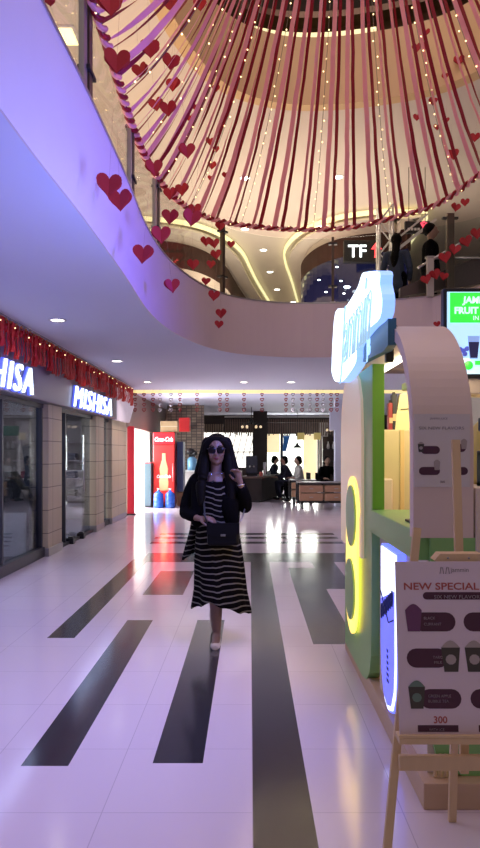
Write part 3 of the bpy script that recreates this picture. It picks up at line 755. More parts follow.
# ================================================================== ESCALATOR / RAILS at right with hearts
t = thing('stair_railing', 'steel railing sloping up to the right beyond the walking man', 'railing', (2.9, 10.9, 3.6))
b = MB(); b.tube([at(418, 268, 10.6), at(428, 262, 10.6), at(480, 232, 10.6), at(540, 197, 10.6)], .022, M_steel); part('handrail', b, t)
b = MB(); b.tube([at(425, 258, 10.7), at(480, 258, 10.7), at(540, 258, 10.7)], .02, M_steel); part('level_rail', b, t)
b = MB(); b.prism([(at(400, 288, 10.8).x, at(400, 288, 10.8).z), (at(400, 297, 10.8).x, at(400, 297, 10.8).z), (at(540, 275, 10.8).x, at(540, 275, 10.8).z), (at(540, 232, 10.8).x, at(540, 232, 10.8).z)], 10.78, 10.9, 'Y', mat('dark_bronze_panel', (.07, .05, .045), .3)); part('side_panel', b, t)
t = thing('rail_post', 'tall dark bronze post right of the walking man', 'post', at(450, 298, 10.55), 0)
a0 = at(450, 298, 10.55); a1 = at(450, 214, 10.55)
b = MB(); b.box(a0.x-.055, a0.x+.055, 10.5, 10.6, a0.z, a1.z, M_bronze, .005); part('post', b, t)
b = MB(); b.box(a0.x-.12, a0.x+.12, 10.52, 10.58, a1.z-.08, a1.z-.05, M_black, .003); part('clamp', b, t)
t = thing('rail_post', 'short pale post under the hearts in front of the walking man', 'post', at(430, 298, 10.5), 0)
a0 = at(430, 297, 10.5); a1 = at(430, 258, 10.5)
b = MB(); b.box(a0.x-.05, a0.x+.05, 10.46, 10.54, a0.z, a1.z, mat('pale_post', (.45, .42, .36), .5), .005); part('post', b, t)
b = MB(); b.box(a0.x-.06, a0.x+.06, 10.45, 10.55, a1.z, a1.z+.02, M_steel, .003); part('cap', b, t)
for px, py, sz, lab in ((445, 257, 13, 'lowest red heart on the sloping handrail'), (455, 249, 12, 'second red heart up the sloping handrail'), (466, 241, 13, 'third red heart up the sloping handrail'), (477, 233, 13, 'topmost red heart up the sloping handrail at the picture edge'),
    (426, 279, 11, 'left red heart on the low rail in front of the man'), (435, 274, 12, 'middle red heart on the low rail in front of the man'), (444, 276, 9, 'right red heart on the low rail by the dark post'), (456, 207, 10, 'red heart on the garland above the dark post'), (465, 202, 9, 'red heart on the garland right of the dark post')):
    p = at(px, py, 10.35); o = bpy.data.objects.new('paper_heart', H_ME); COL.objects.link(o); o.location = p; o.scale = (sz/F*10.35,)*3
    o.rotation_euler = (0, random.uniform(-.4, .4), random.uniform(-.3, .3)); tag(o, lab, 'paper heart', 'red paper hearts on the right hand rails')

# ================================================================== TASSEL FRINGE over the shop fascia
M_tas = mat('red_foil', (.62, .012, .012), .55, metal=0, noise=.2, nscale=12)
M_gold2 = mat('gold_foil', (.8, .35, .12), .3, metal=.5)
b = MB()
for i, (x, w_) in enumerate(((0, .055), (.0, .04))):
    pts = []
    for k in range(9):
        z = -.02-.37*k/8; pts.append((.006*math.sin(k*1.3)+(.018 if i else -.012), 0.01*math.cos(k*2), z))
    b.strip(pts, (0, 1, 0), [w_*1.9*(.85+.15*math.sin(k*.9+1)) for k in range(9)], .008, M_tas)
b.sph((0, 0, -.10), .042, M_tas, (.7, 1, 1.2), n=8)
b.box(-.012, .012, -.04, .04, -.03, 0.0, M_gold2, .003)
_t = b.build('foil_tassel'); TM = _t.data; bpy.data.objects.remove(_t)
ny = 56
for k in range(ny):
    y = 6.6+(16.1-6.6)*k/(ny-1)
    o = bpy.data.objects.new('foil_tassel', TM); COL.objects.link(o); o.location = (-2.72, y, 2.985); o.rotation_euler = (0, 0, random.uniform(-.35, .35)); o.scale = (1, 1, random.uniform(.85, 1.1))
    tag(o, 'red foil tassel of the fringe above the shop fascia, %s from the near end' % ordw(k+1), 'tassel', 'red foil tassels along the shop fascia')
t = thing('light_cable', 'warm light cable along the top of the red foil fringe', 'string lights', (-2.66, 6.5, 2.98))
b = MB(); b.tube([(-2.66, 6.5+i*.4, 2.972) for i in range(25)], .005, M_wire, n=4); part('cable', b, t)
for k in range(22):
    o = bpy.data.objects.new('bulb', bulb_me); COL.objects.link(o); o.parent = t; o.location = (.03, .1+k*.43+random.uniform(-.1, .1), -.10+random.uniform(-.05, .05)); o.scale = (.9,)*3

# ================================================================== HEART CHAINS at the far cove
def chain(m):
    b = MB()
    for j in range(4):
        r = .038; cz = -.11-j*.125
        hp = [(x*2.4*r, z*2.2*r) for x, z in heart_half(8)]
        ring = [Vector((x, 0, cz+z)) for x, z in hp]+[Vector((-x, 0, cz+z)) for x, z in hp[::-1][1:-1]]
        ring.append(ring[0].copy()); M = Matrix.Rotation(.5*(-1)**j, 4, 'Z')
        b.tube([M @ p for p in ring], .011, m, n=5)
    b.cyl((0, 0, 0), (0, 0, -.05), .005, m, n=5)
    _t = b.build('heart_chain'); me = _t.data; bpy.data.objects.remove(_t); return me
CR = chain(mat('shiny_red_card', (.30, .008, .012), .5)); CW = chain(mat('silver_card', (.6, .55, .6), .25, metal=.6))
ri = wi = 0
for px, k in [(135, 'r'), (144, 'r'), (153, 'r'), (160, 'w'), (171, 'w'), (180, 'r'), (197, 'r'), (220, 'r'), (227, 'r'), (244, 'r'), (262, 'r'), (286, 'r'), (293, 'w'), (302, 'r'), (310, 'w'), (317, 'r'), (323, 'w'), (331, 'r'), (337, 'r')]:
    p = at(px, 390, 16.8)
    o = bpy.data.objects.new('heart_chain', CR if k == 'r' else CW); COL.objects.link(o); o.location = (p.x, 16.8, 3.0); o.rotation_euler = (0, 0, random.uniform(-.4, .4))
    if k == 'r': ri += 1; tag(o, 'red chain of card hearts hanging at the far cove, %s red one from the left' % ordw(ri), 'hanging decoration', 'red heart chains at the far cove')
    else: wi += 1; tag(o, 'silver chain of card hearts at the far cove, %s silver one from the left' % ordw(wi), 'hanging decoration', 'silver heart chains at the far cove')

# ================================================================== LEFT SHOP INTERIOR
t = thing('reflection_block', 'black sloping block standing in for a reflection in the first shop window', 'reflection block', (-3.5, 9.8, 0))  # solid block added in place of a dark slanting reflection on the glass
b = MB(); b.prism([(-4.1, 0), (-3.04, 0), (-3.04, .80), (-3.30, 1.22), (-4.1, 1.20)], 9.62, 9.95, 'Y', M_black); part('body', b, t)
b = MB(); b.box(-3.46, -3.07, 9.60, 9.618, .06, .66, mat('grey_glossy_panel', (.30, .31, .30), .12), .004); part('front_panel', b, t, label='glossy grey front panel')
b = MB(); 
for k in range(3): b.box(-3.45+.03*k, -3.3+.02*k, 9.59, 9.6, .2+.06*k, .215+.06*k, M_black)
part('vent_slot', b, t)
t = thing('hanging_board', 'small dark green board hanging inside the first shop window', 'sign', (-3.75, 10.9, 1.8))
b = MB(); b.box(-3.98, -3.60, 10.9, 10.93, 1.75, 1.90, mat('dark_green_board', (.02, .09, .05), .5), .004); part('board', b, t)
b = MB(); b.cyl((-3.9, 10.915, 1.9), (-3.9, 10.915, 2.9), .005, M_wire, n=5); b.cyl((-3.68, 10.915, 1.9), (-3.68, 10.915, 2.9), .005, M_wire, n=5); part('hanging_wire', b, t)
t = thing('ceiling_strip_lamp', 'long white strip lamp inside the first shop', 'lamp', (-4.0, 9.5, 2.88))
b = MB(); b.box(-4.15, -3.2, 10.4, 10.5, 2.30, 2.34, mat('cool_tube', (.9, .95, 1), .5, emit=(.75, .85, 1), es=2.5), .008); part('tube', b, t)
b = MB(); b.box(-4.18, -3.18, 10.38, 10.52, 2.34, 2.38, M_rim, .005); b.box(-3.7, -3.66, 10.43, 10.47, 2.38, 2.9, M_rim); part('housing', b, t)
t = thing('garment_rail', 'steel garment rail inside the second shop window', 'clothes rail', (-3.45, 11.6, 0))
b = MB(); b.tube([(-3.45, 11.0, 0), (-3.45, 11.0, 1.75), (-3.45, 12.6, 1.75), (-3.45, 12.6, 0)], .016, M_steel); part('rail', b, t)
b = MB(); b.box(-3.65, -3.25, 10.98, 11.02, 0, .03, M_steel); b.box(-3.65, -3.25, 12.58, 12.62, 0, .03, M_steel); part('foot', b, t)
cols = [((.02, .02, .03), 'black'), ((.18, .03, .04), 'dark red'), ((.05, .05, .12), 'navy'), ((.35, .33, .30), 'pale grey'), ((.12, .08, .06), 'brown')]
for k, (c, nme) in enumerate(cols):
    y = 11.2+k*.27
    t = thing('hanging_dress', nme+' dress hanging on the rail inside the second shop window', 'dress', (-3.45, y, 1.73), 0, 'dresses on the shop rail')
    b = MB(); rings = []
    for z, rx, ry in ((-.12, .05, .03), (-.16, .20, .05), (-.35, .17, .06), (-.55, .15, .05), (-1.1, .24, .08), (-1.14, .23, .07)):
        rings.append([(rx*math.cos(a)*(1+.06*math.sin(5*a)*(z < -.5)), ry*math.sin(a), z) for a in [2*PI*i/20 for i in range(20)]])
    b.loft(rings, mat('dress_cloth_'+nme.replace(' ', '_'), c, .85)); lpart('dress_cloth', b, t)
    b = MB(); b.tube([(-.19, 0, -.15), (0, 0, -.08), (.19, 0, -.15)], .008, M_black, n=6); b.tube([(0, 0, -.08), (0, 0, -.02), (0, .02, .02)], .004, M_steel, n=6); lpart('hanger', b, t)
t = thing('wall_shelf', 'pale lit shelf unit deep inside the second shop window', 'shelf', (-4.4, 14.4, 0))
b = MB(); b.box(-5.2, -3.7, 15.6, 15.9, 0, 2.2, M_cream, .005); part('carcass', b, t)
for z in (.5, .9, 1.3, 1.7):
    b = MB(); b.box(-5.18, -3.72, 15.3, 15.6, z, z+.03, M_archw, .003); part('shelf', b, t)
k = 0
for z, zn in ((.53, 'lowest'), (.93, 'second'), (1.33, 'third')):
    for x, xn in ((-4.9, 'left'), (-4.4, 'middle'), (-3.95, 'right')):
        b = MB()
        for j in range(3): b.box(x-.13, x+.13, 15.33, 15.57, z+j*.05, z+.045+j*.05, mat('folded_cloth_%d' % (k % 4), [(.4, .38, .42), (.12, .12, .2), (.5, .42, .3), (.3, .06, .08)][k % 4], .85), .015)
        tag(b.build('folded_clothes'), 'stack of folded clothes on the %s shelf, %s stack' % (zn, xn), 'clothes', 'folded clothes on the shop shelf'); k += 1

# ================================================================== COOLER AND THINGS BY THE SIDE DOOR
t = thing('drinks_cooler', 'tall red Coca-Cola drinks cooler with a lit door against the back left', 'cooler', (-2.36, 19.5, 0))
b = MB(); b.box(-2.66, -2.06, 19.2, 19.85, .04, 2.05, mat('dark_red_enamel', (.30, .01, .015), .35), .015); part('body', b, t)
b = MB(); b.box(-2.64, -2.08, 19.17, 19.2, .14, 1.70, mat('red_lit_door', (.75, .03, .03), .3, emit=(.95, .05, .03), es=.22), .006); d_ = part('door', b, t)
b = MB(); b.box(-2.65, -2.07, 19.16, 19.2, 1.72, 2.04, mat('red_lit_header', (.8, .02, .03), .3, emit=(1, .03, .04), es=.3), .008); h_ = part('header', b, t)
M_wprint = mat('white_print', (.95, .93, .92), .4, emit=(1, .95, .95), es=.5)
text('lettering', 'Coca-Cola', .17, face_cam(-2.62, 19.155, 1.80), M_wprint, h_, .003, shear=.3, bold=.004, width=.50)
b = MB(); b.lathe((-2.36, 0, .45), [(.02, 0), (.12, .01), (.13, .25), (.10, .4), (.12, .6), (.05, .85), (.045, 1.0), (.05, 1.02)], mat('orange_print', (.8, .35, .18), .4, emit=(.9, .35, .15), es=.4), 16)
for v in b.bm.verts: v.co.y = v.co.y*.04+19.165
part('bottle_print', b, d_)
text('lettering', 'Coca-Cola', .12, face_cam(-2.56, 19.155, .80), M_wprint, d_, .003, shear=.3, bold=.002, width=.38)
b = MB(); b.cyl((-2.11, 19.13, .7), (-2.11, 19.13, 1.2), .012, M_steel); part('handle', b, d_)
b = MB(); b.box(-2.64, -2.08, 19.22, 19.8, 0, .05, M_black); part('plinth', b, t)
def jug(x, y, label):
    t = thing('water_jug', label, 'water bottle', (x, y, 0), 0, 'blue water jugs before the cooler')
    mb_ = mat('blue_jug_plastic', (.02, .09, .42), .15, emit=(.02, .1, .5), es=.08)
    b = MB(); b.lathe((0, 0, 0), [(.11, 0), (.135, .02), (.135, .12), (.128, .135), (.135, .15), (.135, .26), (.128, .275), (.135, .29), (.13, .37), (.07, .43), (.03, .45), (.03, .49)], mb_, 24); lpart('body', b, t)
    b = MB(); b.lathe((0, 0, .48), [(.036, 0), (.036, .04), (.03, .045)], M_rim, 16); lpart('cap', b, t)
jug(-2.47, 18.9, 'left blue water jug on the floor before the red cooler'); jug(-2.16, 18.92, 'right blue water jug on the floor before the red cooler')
t = thing('cardboard_box', 'brown cardboard box on top of the red cooler', 'box', (-2.2, 19.5, 2.05))
b = MB(); b.box(-2.46, -2.0, 19.25, 19.75, 2.055, 2.36, mat('cardboard', (.42, .29, .15), .8, noise=.08), .006); part('carton', b, t)
b = MB(); b.box(-2.46, -2.0, 19.245, 19.25, 2.2, 2.225, mat('tape', (.55, .45, .3), .4)); part('tape', b, t)
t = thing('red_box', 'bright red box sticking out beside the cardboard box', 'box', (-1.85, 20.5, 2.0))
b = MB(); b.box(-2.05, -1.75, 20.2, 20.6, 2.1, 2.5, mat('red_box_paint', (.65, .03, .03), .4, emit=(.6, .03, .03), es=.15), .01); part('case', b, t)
b = MB(); b.box(-1.95, -1.85, 20.6, 24.0, 2.2, 2.28, M_dgrey); part('bracket', b, t)
t = thing('side_cabinet', 'dark teal cabinet between the bright doorway and the red cooler', 'cabinet', (-2.8, 19.0, 0))
b = MB(); b.box(-2.86, -2.68, 18.95, 19.5, .05, 1.20, mat('teal_grey_paint', (.06, .10, .12), .4), .01); part('body', b, t)
b = MB(); b.box(-2.87, -2.67, 18.94, 19.51, 1.2, 1.23, mat('red_rim_paint', (.4, .05, .06), .4), .004); part('top', b, t)
b = MB(); b.box(-2.85, -2.69, 18.98, 19.48, 0, .05, M_black); part('base', b, t)
t = thing('storage_cabinet', 'dark cabinet with a blue face right of the red cooler', 'cabinet', (-1.95, 19.8, 0))
b = MB(); b.box(-2.03, -1.86, 19.5, 20.1, .4, 1.8, mat('navy_paint', (.03, .05, .13), .4), .01); part('body', b, t)
b = MB(); b.box(-2.03, -1.78, 19.5, 20.1, 0, .38, mat('brown_carton', (.28, .15, .08), .7), .01); part('base', b, t)

# ================================================================== CAFE
t = thing('service_counter', 'white cafe counter behind the walking woman at the left', 'counter', (-1.4, 20.8, 0))
b = MB(); b.box(-2.0, -.55, 20.55, 21.1, .06, .93, mat('counter_white', (.55, .50, .48), .4, noise=.05), .01); part('body', b, t)
b = MB(); b.box(-2.05, -.5, 20.5, 21.15, .93, .97, M_rim, .006); part('worktop', b, t)
b = MB(); b.box(-1.95, -.6, 20.6, 21.05, 0, .06, M_black); part('plinth', b, t)
t = thing('water_dispenser', 'pale blue water bottle on a low dispenser at the left end of the white counter', 'water dispenser', (-1.72, 20.8, .97))
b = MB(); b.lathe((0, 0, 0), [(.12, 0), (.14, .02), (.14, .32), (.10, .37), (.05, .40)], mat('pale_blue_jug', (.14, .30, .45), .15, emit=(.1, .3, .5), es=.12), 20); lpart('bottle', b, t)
b = MB(); b.box(-.1, .1, -.1, .1, .4, .46, M_black, .01); b.sph((-.05, 0, .56), .12, M_black, (1.1, .8, .8)); b.sph((.08, 0, .50), .08, M_black); lpart('black_cover', b, t)
t = thing('bar_counter', 'dark cafe bar counter right of the walking woman', 'counter', (.2, 21.8, 0))
b = MB(); b.prism([(-.45, 21.0), (.35, 21.0), (.95, 23.4), (.2, 23.4)], .06, .72, 'Z', mat('dark_bar_panel', (.016, .010, .009), .7, noise=.2)); part('body', b, t)
b = MB(); b.prism([(-.5, 20.95), (.4, 20.95), (1.02, 23.45), (.15, 23.45)], .72, .77, 'Z', mat('bar_top_wood', (.10, .06, .045), .5)); part('worktop', b, t)
b = MB(); b.prism([(-.4, 21.05), (.3, 21.05), (.9, 23.35), (.22, 23.35)], 0, .06, 'Z', M_black); part('plinth', b, t)
t = thing('coffee_machine', 'dark coffee machine standing on the bar counter', 'coffee machine', (.12, 21.6, .77))
b = MB(); b.box(-.25, .12, -.2, .2, .08, .62, mat('navy_machine', (.02, .022, .04), .3), .02); lpart('body', b, t)
b = MB(); b.box(-.22, .10, -.25, .2, 0, .08, M_black, .01); lpart('drip_tray', b, t)
b = MB(); b.cyl((-.12, -.26, .3), (-.12, -.16, .3), .03, M_steel); b.cyl((0, -.26, .3), (0, -.16, .3), .03, M_steel); lpart('group_head', b, t)
t = thing('paper_towel_roll', 'white upright roll beside the coffee machine on the bar', 'paper roll', (.46, 21.9, .77))
b = MB(); b.lathe((0, 0, 0), [(.045, 0), (.045, .42), (.02, .42)], M_rim, 16); lpart('roll', b, t)
b = MB(); b.lathe((0, 0, .42), [(.012, 0), (.012, .04), (.02, .05), (.001, .06)], M_black, 10); lpart('spindle', b, t)
for k, (x, y, h, c, lab) in enumerate(((-.28, 21.3, .22, (.35, .3, .25), 'pale cup stack at the near end of the bar counter'), (.34, 21.4, .16, (.5, .1, .08), 'small red jar on the bar counter'), (.6, 22.4, .14, (.3, .3, .3), 'grey jar at the far end of the bar counter'))):
    t = thing('jar', lab, 'jar', (x, y, .77)); b = MB(); b.lathe((0, 0, 0), [(.05, 0), (.055, .02), (.055, h*.8), (.04, h*.85)], mat('jar_%d_glaze' % k, c, .3), 14); lpart('body', b, t)
    b = MB(); b.lathe((0, 0, h*.85), [(.045, 0), (.045, h*.12), (.01, h*.15)], M_black, 14); lpart('lid', b, t)
# column behind the bar
b = MB(); b.box(.12, .62, 25.2, 25.6, 0, 2.984, M_dwall); struct(b.build('wall_cafe_pier'))
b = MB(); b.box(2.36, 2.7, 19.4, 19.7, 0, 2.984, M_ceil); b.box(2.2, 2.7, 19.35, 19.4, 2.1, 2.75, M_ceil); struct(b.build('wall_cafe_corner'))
# dark pelmet with hanging slats
t = thing('slatted_pelmet', 'dark hanging pelmet of thin slats across the cafe windows', 'pelmet', (1.2, 26.2, 2.8))
b = MB(); b.box(-.95, 3.9, 26.15, 26.3, 2.62, 2.84, M_dwall, .01); part('board', b, t)
b = MB(); x = -.93
while x < 3.9:
    b.box(x, x+.05, 26.12, 26.16, 2.10+random.uniform(0, .12), 2.74, mat('brown_slat', (.20, .13, .09), .6, noise=.3)); x += .085
part('slats', b, t)
b = MB(); b.box(-.95, 3.9, 26.08, 26.12, 2.80, 2.86, M_rim); part('rail', b, t, label='pale rail along the top')
t = thing('slatted_pelmet', 'pale hanging pelmet of thin slats over the left cafe window', 'pelmet', (-1.5, 26.2, 2.5))
b = MB(); b.box(-2.0, -.97, 26.15, 26.25, 2.5, 2.72, M_dwall, .01); part('board', b, t)
b = MB(); x = -1.98
while x < -1.0: b.box(x, x+.05, 26.10, 26.15, 2.26, 2.56, mat('tan_slat', (.30, .22, .15), .6)); x += .085
part('slats', b, t)
for x, y, z, n, lab in ((.05, 23.0, 2.55, 6, 'black branched chandelier hanging over the bar counter'), (3.0, 24.5, 2.5, 6, 'black branched chandelier hanging by the cafe right wall')):
    t = thing('chandelier', lab, 'ceiling lamp', (x, y, z))
    b = MB(); b.cyl((0, 0, 0), (0, 0, 2.985-z), .012, M_black, n=6); b.lathe((0, 0, -.02), [(.03, -.1), (.07, -.02), (.02, .1)], M_black, 12); lpart('stem', b, t)
    for k in range(n):
        a = 2*PI*k/n; b = MB(); b.tube([(0, 0, -.05), (.15*math.cos(a), .15*math.sin(a), -.14), (.30*math.cos(a), .30*math.sin(a), -.05), (.30*math.cos(a), .30*math.sin(a), -.16)], .012, M_black, n=6); lpart('arm', b, t)
        b = MB(); b.sph((.30*math.cos(a), .30*math.sin(a), -.21), .045, mat('dim_bulb_glass', (.7, .6, .45), .3, emit=(1, .7, .4), es=.7), n=10); lpart('bulb', b, t)
t = thing('pendant_lamp', 'small black pendant lamp hanging before the bright cafe window', 'ceiling lamp', (1.66, 24.6, 1.66))
b = MB(); b.lathe((0, 0, 0), [(.16, 0), (.13, .04), (.05, .10), (.03, .17)], M_black, 16); lpart('shade', b, t)
b = MB(); b.cyl((0, 0, .15), (0, 0, 1.46), .008, M_black, n=6); lpart('cord', b, t)
for px, lab in ((301, 'left yellow paper notice hanging under the pelmet'), (317.5, 'right yellow paper notice hanging under the pelmet')):
    p = at(px, 437, 26.05)
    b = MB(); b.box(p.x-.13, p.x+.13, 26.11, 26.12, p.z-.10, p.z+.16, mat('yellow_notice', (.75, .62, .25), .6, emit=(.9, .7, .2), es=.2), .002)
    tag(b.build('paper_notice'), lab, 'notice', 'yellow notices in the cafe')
t = thing('blue_flag', 'blue hanging flag in front of the right cafe window', 'flag', (1.3, 27.2, 2.1))
b = MB(); b.loft([[(1.28+.02*math.sin(k), 27.2, 2.15-k*.12), (1.28+.02*math.sin(k), 27.22, 2.15-k*.12), (1.55-.03*k, 27.22, 2.15-k*.12), (1.55-.03*k, 27.2, 2.15-k*.12)] for k in range(6)], mat('blue_cloth', (.03, .2, .6), .8)); part('cloth', b, t)
b = MB(); b.cyl((1.25, 27.21, 2.17), (1.6, 27.21, 2.17), .012, M_black, n=6); b.cyl((1.42, 27.21, 2.17), (1.42, 27.21, 2.985), .006, M_black, n=6); part('rod', b, t)
# right wall display
t = thing('display_shelf', 'dark display shelf with small white ornaments at the cafe right side', 'shelf', (3.3, 26.5, 0))
b = MB(); b.box(2.75, 4.2, 26.5, 26.6, 0, 2.1, mat('shelf_back', (.06, .04, .035), .6, noise=.4, nscale=5)); part('back_panel', b, t)
for z in (.7, 1.15, 1.6):
    b = MB(); b.box(2.75, 4.2, 26.3, 26.5, z, z+.03, M_dgrey); part('shelf', b, t)
for k, (x, z, lab) in enumerate(((2.95, 1.63, 'slim white vase at the left of the top dark shelf'), (3.15, 1.63, 'white vase second from the left on the top dark shelf'), (3.5, 1.18, 'white vase on the middle dark shelf'), (2.9, .73, 'white vase on the lowest dark shelf'))):
    b = MB(); b.lathe((x, 26.4, z), [(.03, 0), (.06, .06), (.05, .16), (.02, .24), (.03, .28)], M_rim, 14); tag(b.build('vase'), lab, 'vase', 'white vases on the dark shelf')
# carts
def cart(name, label, x0, x1, y0, y1):
    t = thing(name, label, 'cart', ((x0+x1)/2, (y0+y1)/2, 0), 0, 'wooden display carts')
    b = MB()
    for x in (x0, x1):
        for y in (y0, y1): b.box(x-.025, x+.025, y-.025, y+.025, .14, .70, M_black, .004)
    for z in (.18, .665):
        for y in (y0, y1): b.box(x0, x1, y-.02, y+.02, z-.02, z+.02, M_black)
        for x in (x0, x1): b.box(x-.02, x+.02, y0, y1, z-.02, z+.02, M_black)
    part('frame', b, t)
    b = MB(); b.box(x0-.02, x1+.02, y0-.02, y1+.02, .685, .71, mat('cart_top', (.35, .33, .30), .4), .005); part('worktop', b, t)
    xm = (x0+x1)/2
    for a, c in ((x0+.04, xm-.025), (xm+.025, x1-.04)):
        for z0_, z1_ in ((.22, .41), (.45, .63)):
            b = MB(); b.box(a, c, y0-.01, y1-.1, z0_, z1_, M_wood, .008); dr = part('drawer', b, t)
            b = MB(); b.box((a+c)/2-.05, (a+c)/2+.05, y0-.03, y0-.012, (z0_+z1_)/2-.01, (z0_+z1_)/2+.01, M_steel, .003); part('knob', b, dr)
    for x in (x0+.12, x1-.12):
        for y in (y0+.03, y1-.03):
            b = MB(); b.cyl((x-.025, y, .085), (x+.025, y, .085), .085, M_black, n=18); b.cyl((x-.03, y, .085), (x+.03, y, .085), .04, M_steel, n=12); b.box(x-.03, x+.03, y-.02, y+.02, .1, .17, M_dgrey); part('wheel', b, t)
cart('display_cart', 'brown wooden display cart on castors in front at the cafe entrance', 1.27, 2.62, 18.45, 19.05)
cart('display_cart', 'second wooden cart standing behind the front display cart', 1.16, 1.9, 20.1, 20.8)

# ================================================================== PEOPLE
def blob(name, parent, m, tubes=(), sphs=(), vox=.01, sm=4, label=None):
    """one continuous surface grown from tapering volumes"""
    b = MB()
    for pts, rr in tubes:
        P = smooth_poly([tuple(p) for p in pts], 4) if len(pts) > 2 else [tuple(p) for p in pts]
        if len(pts) > 2:
            R = []
            for i in range(len(rr)-1):
                for k in range(4): R.append(rr[i]+(rr[i+1]-rr[i])*k/4)
            R.append(rr[-1])
        else: R = list(rr)
        b.tube(P, R, None, n=10)
        b.sph(P[0], R[0]*.98, n=10); b.sph(P[-1], R[-1]*.98, n=10)
    for s_ in sphs: b.sph(s_[0], s_[1], None, s_[2] if len(s_) > 2 else (1, 1, 1), n=18)
    bmesh.ops.recalc_face_normals(b.bm, faces=b.bm.faces)
    me = bpy.data.meshes.new(name); b.bm.to_mesh(me); b.bm.free()
    o = bpy.data.objects.new(name, me); COL.objects.link(o)
    r = o.modifiers.new('r', 'REMESH'); r.mode = 'VOXEL'; r.voxel_size = vox; r.use_smooth_shade = True
    s2 = o.modifiers.new('s', 'SMOOTH'); s2.factor = .5; s2.iterations = sm
    bpy.context.view_layer.update()
    m2 = bpy.data.meshes.new_from_object(o.evaluated_get(bpy.context.evaluated_depsgraph_get()))
    o.modifiers.clear(); o.data = m2; bpy.data.meshes.remove(me); m2.name = name
    m2.materials.clear(); m2.materials.append(m)
    for p in m2.polygons: p.use_smooth = True; p.material_index = 0
    if parent: o.parent = parent
    if label: o['label'] = label
    return o

def hand(wrist, d, n, size=.17, curl=.5, side=1):
    """palm + five fingers; d = pointing direction, n = palm normal, side = thumb side"""
    wv = Vector(wrist); d = Vector(d).normalized(); n = Vector(n); n = (n-d*n.dot(d)).normalized(); s_ = d.cross(n).normalized()*side
    k = size/.17
    T = []; Sp = []
    pc = wv+d*.045*k
    T.append(([wv, wv+d*.08*k], [.022*k, .026*k]))
    for u in (-.022, -.007, .008, .022): T.append(([wv+d*.01*k+s_*u*.5*k, wv+d*.085*k+s_*u*k], [.014*k, .012*k]))
    for u, L in ((-.030, .060), (-.010, .075), (.010, .080), (.030, .072)):
        p = wv+d*.085*k+s_*u*k*.85; q = p+(d*math.cos(curl*.6)+n*math.sin(curl*.6))*L*.45*k
        r = q+(d*math.cos(curl*1.4)+n*math.sin(curl*1.4))*L*.32*k; e = r+(d*math.cos(curl*2.1)+n*math.sin(curl*2.1))*L*.25*k
        T.append(([p, q, r, e], [.0095*k, .0088*k, .008*k, .007*k]))
    p = wv+d*.03*k+s_*.022*k; q = p+(d*.6+s_*.8+n*.2).normalized()*.035*k; r = q+(d*.85+s_*.35+n*.4).normalized()*.03*k; e = r+(d*.9+n*.5).normalized()*.022*k
    T.append(([p, q, r, e], [.013*k, .011*k, .0095*k, .008*k]))
    return T, Sp

# ---- the walking woman (body feet at floor, facing the camera)
W = thing('person', 'woman in a striped midi dress, black cardigan and sunglasses walking on the tiles', 'person', (-.265, 5.45, 0))
h1, _ = hand((-.125, -.150, .985), (.93, -.25, -.02), (0, .5, -1), .16, .55, -1)
h2, _ = hand((.195, -.155, 1.245), (-.28, -.05, 1), (-.6, -.8, 0), .16, .75, -1)
body_t = [
 ([(0, .02, .90), (0, .015, 1.0), (0, .01, 1.12), (0, .01, 1.24)], [.125, .105, .112, .10]),
 ([(-.14, .01, 1.27), (0, .01, 1.285), (.14, .01, 1.27)], [.045, .055, .045]),
 ([(0, .015, 1.27), (0, .005, 1.34), (.003, -.005, 1.42)], [.06, .044, .045]),
 ([(-.16, .01, 1.265), (-.205, .02, 1.15), (-.235, .0, 1.03)], [.047, .042, .036]),
 ([(-.235, .0, 1.03), (-.19, -.09, 1.0), (-.125, -.15, .985)], [.036, .031, .022]),
 ([(.16, .01, 1.265), (.205, .0, 1.16), (.225, -.03, 1.075)], [.047, .042, .036]),
 ([(.225, -.03, 1.075), (.215, -.10, 1.15), (.195, -.155, 1.245)], [.036, .031, .021]),
 ([(-.06, .02, .88), (-.04, -.02, .66), (-.01, -.05, .47)], [.095, .08, .055]),
 ([(-.01, -.05, .47), (.002, -.03, .33), (.005, -.02, .09)], [.052, .055, .032]),
 ([(.005, -.005, .07), (.003, -.09, .045), (.0, -.17, .028)], [.034, .034, .026]),
 ([(.07, .02, .88), (.05, .04, .66), (.0, .10, .47)], [.095, .08, .055]),
 ([(.0, .10, .47), (-.025, .25, .37), (-.03, .42, .19)], [.052, .055, .032]),
 ([(-.03, .43, .17), (-.032, .42, .09), (-.03, .37, .035)], [.034, .034, .026]),
]+h1+h2
hd = (.006, -.02, 1.49)
body_s = [((hd[0], hd[1]+.012, hd[2]+.03), .10, (.76, .95, .98)), ((hd[0], hd[1]-.015, hd[2]-.035), .062, (.93, 1.05, 1.12)), ((hd[0], hd[1]-.045, hd[2]-.075), .030, (1.0, .9, .8)),
 ((hd[0], hd[1]-.092, hd[2]-.018), .013, (.9, 1.1, 1.0)), ((hd[0], hd[1]-.082, hd[2]+.008), .010, (.8, 1, 2.2)),
 ((hd[0]-.075, hd[1]+.02, hd[2]), .02, (.4, .8, 1.3)), ((hd[0]+.075, hd[1]+.02, hd[2]), .02, (.4, .8, 1.3)),
 ((hd[0]-.035, hd[1]-.058, hd[2]-.02), .024), ((hd[0]+.035, hd[1]-.058, hd[2]-.02), .024)]
M_face = mat('woman_skin', (.19, .105, .08), .5, noise=.05, nscale=20)
blob('body', W, M_face, body_t, body_s, .0055, 5)
b = MB(); b.sph((hd[0], hd[1]-.079, hd[2]-.049), .017, mat('dark_lipstick', (.14, .01, .02), .35), (1.25, .5, .36)); b.sph((hd[0], hd[1]-.079, hd[2]-.056), .015, MATS['dark_lipstick'], (1.05, .5, .36)); lpart('lips', b, W)
b = MB()
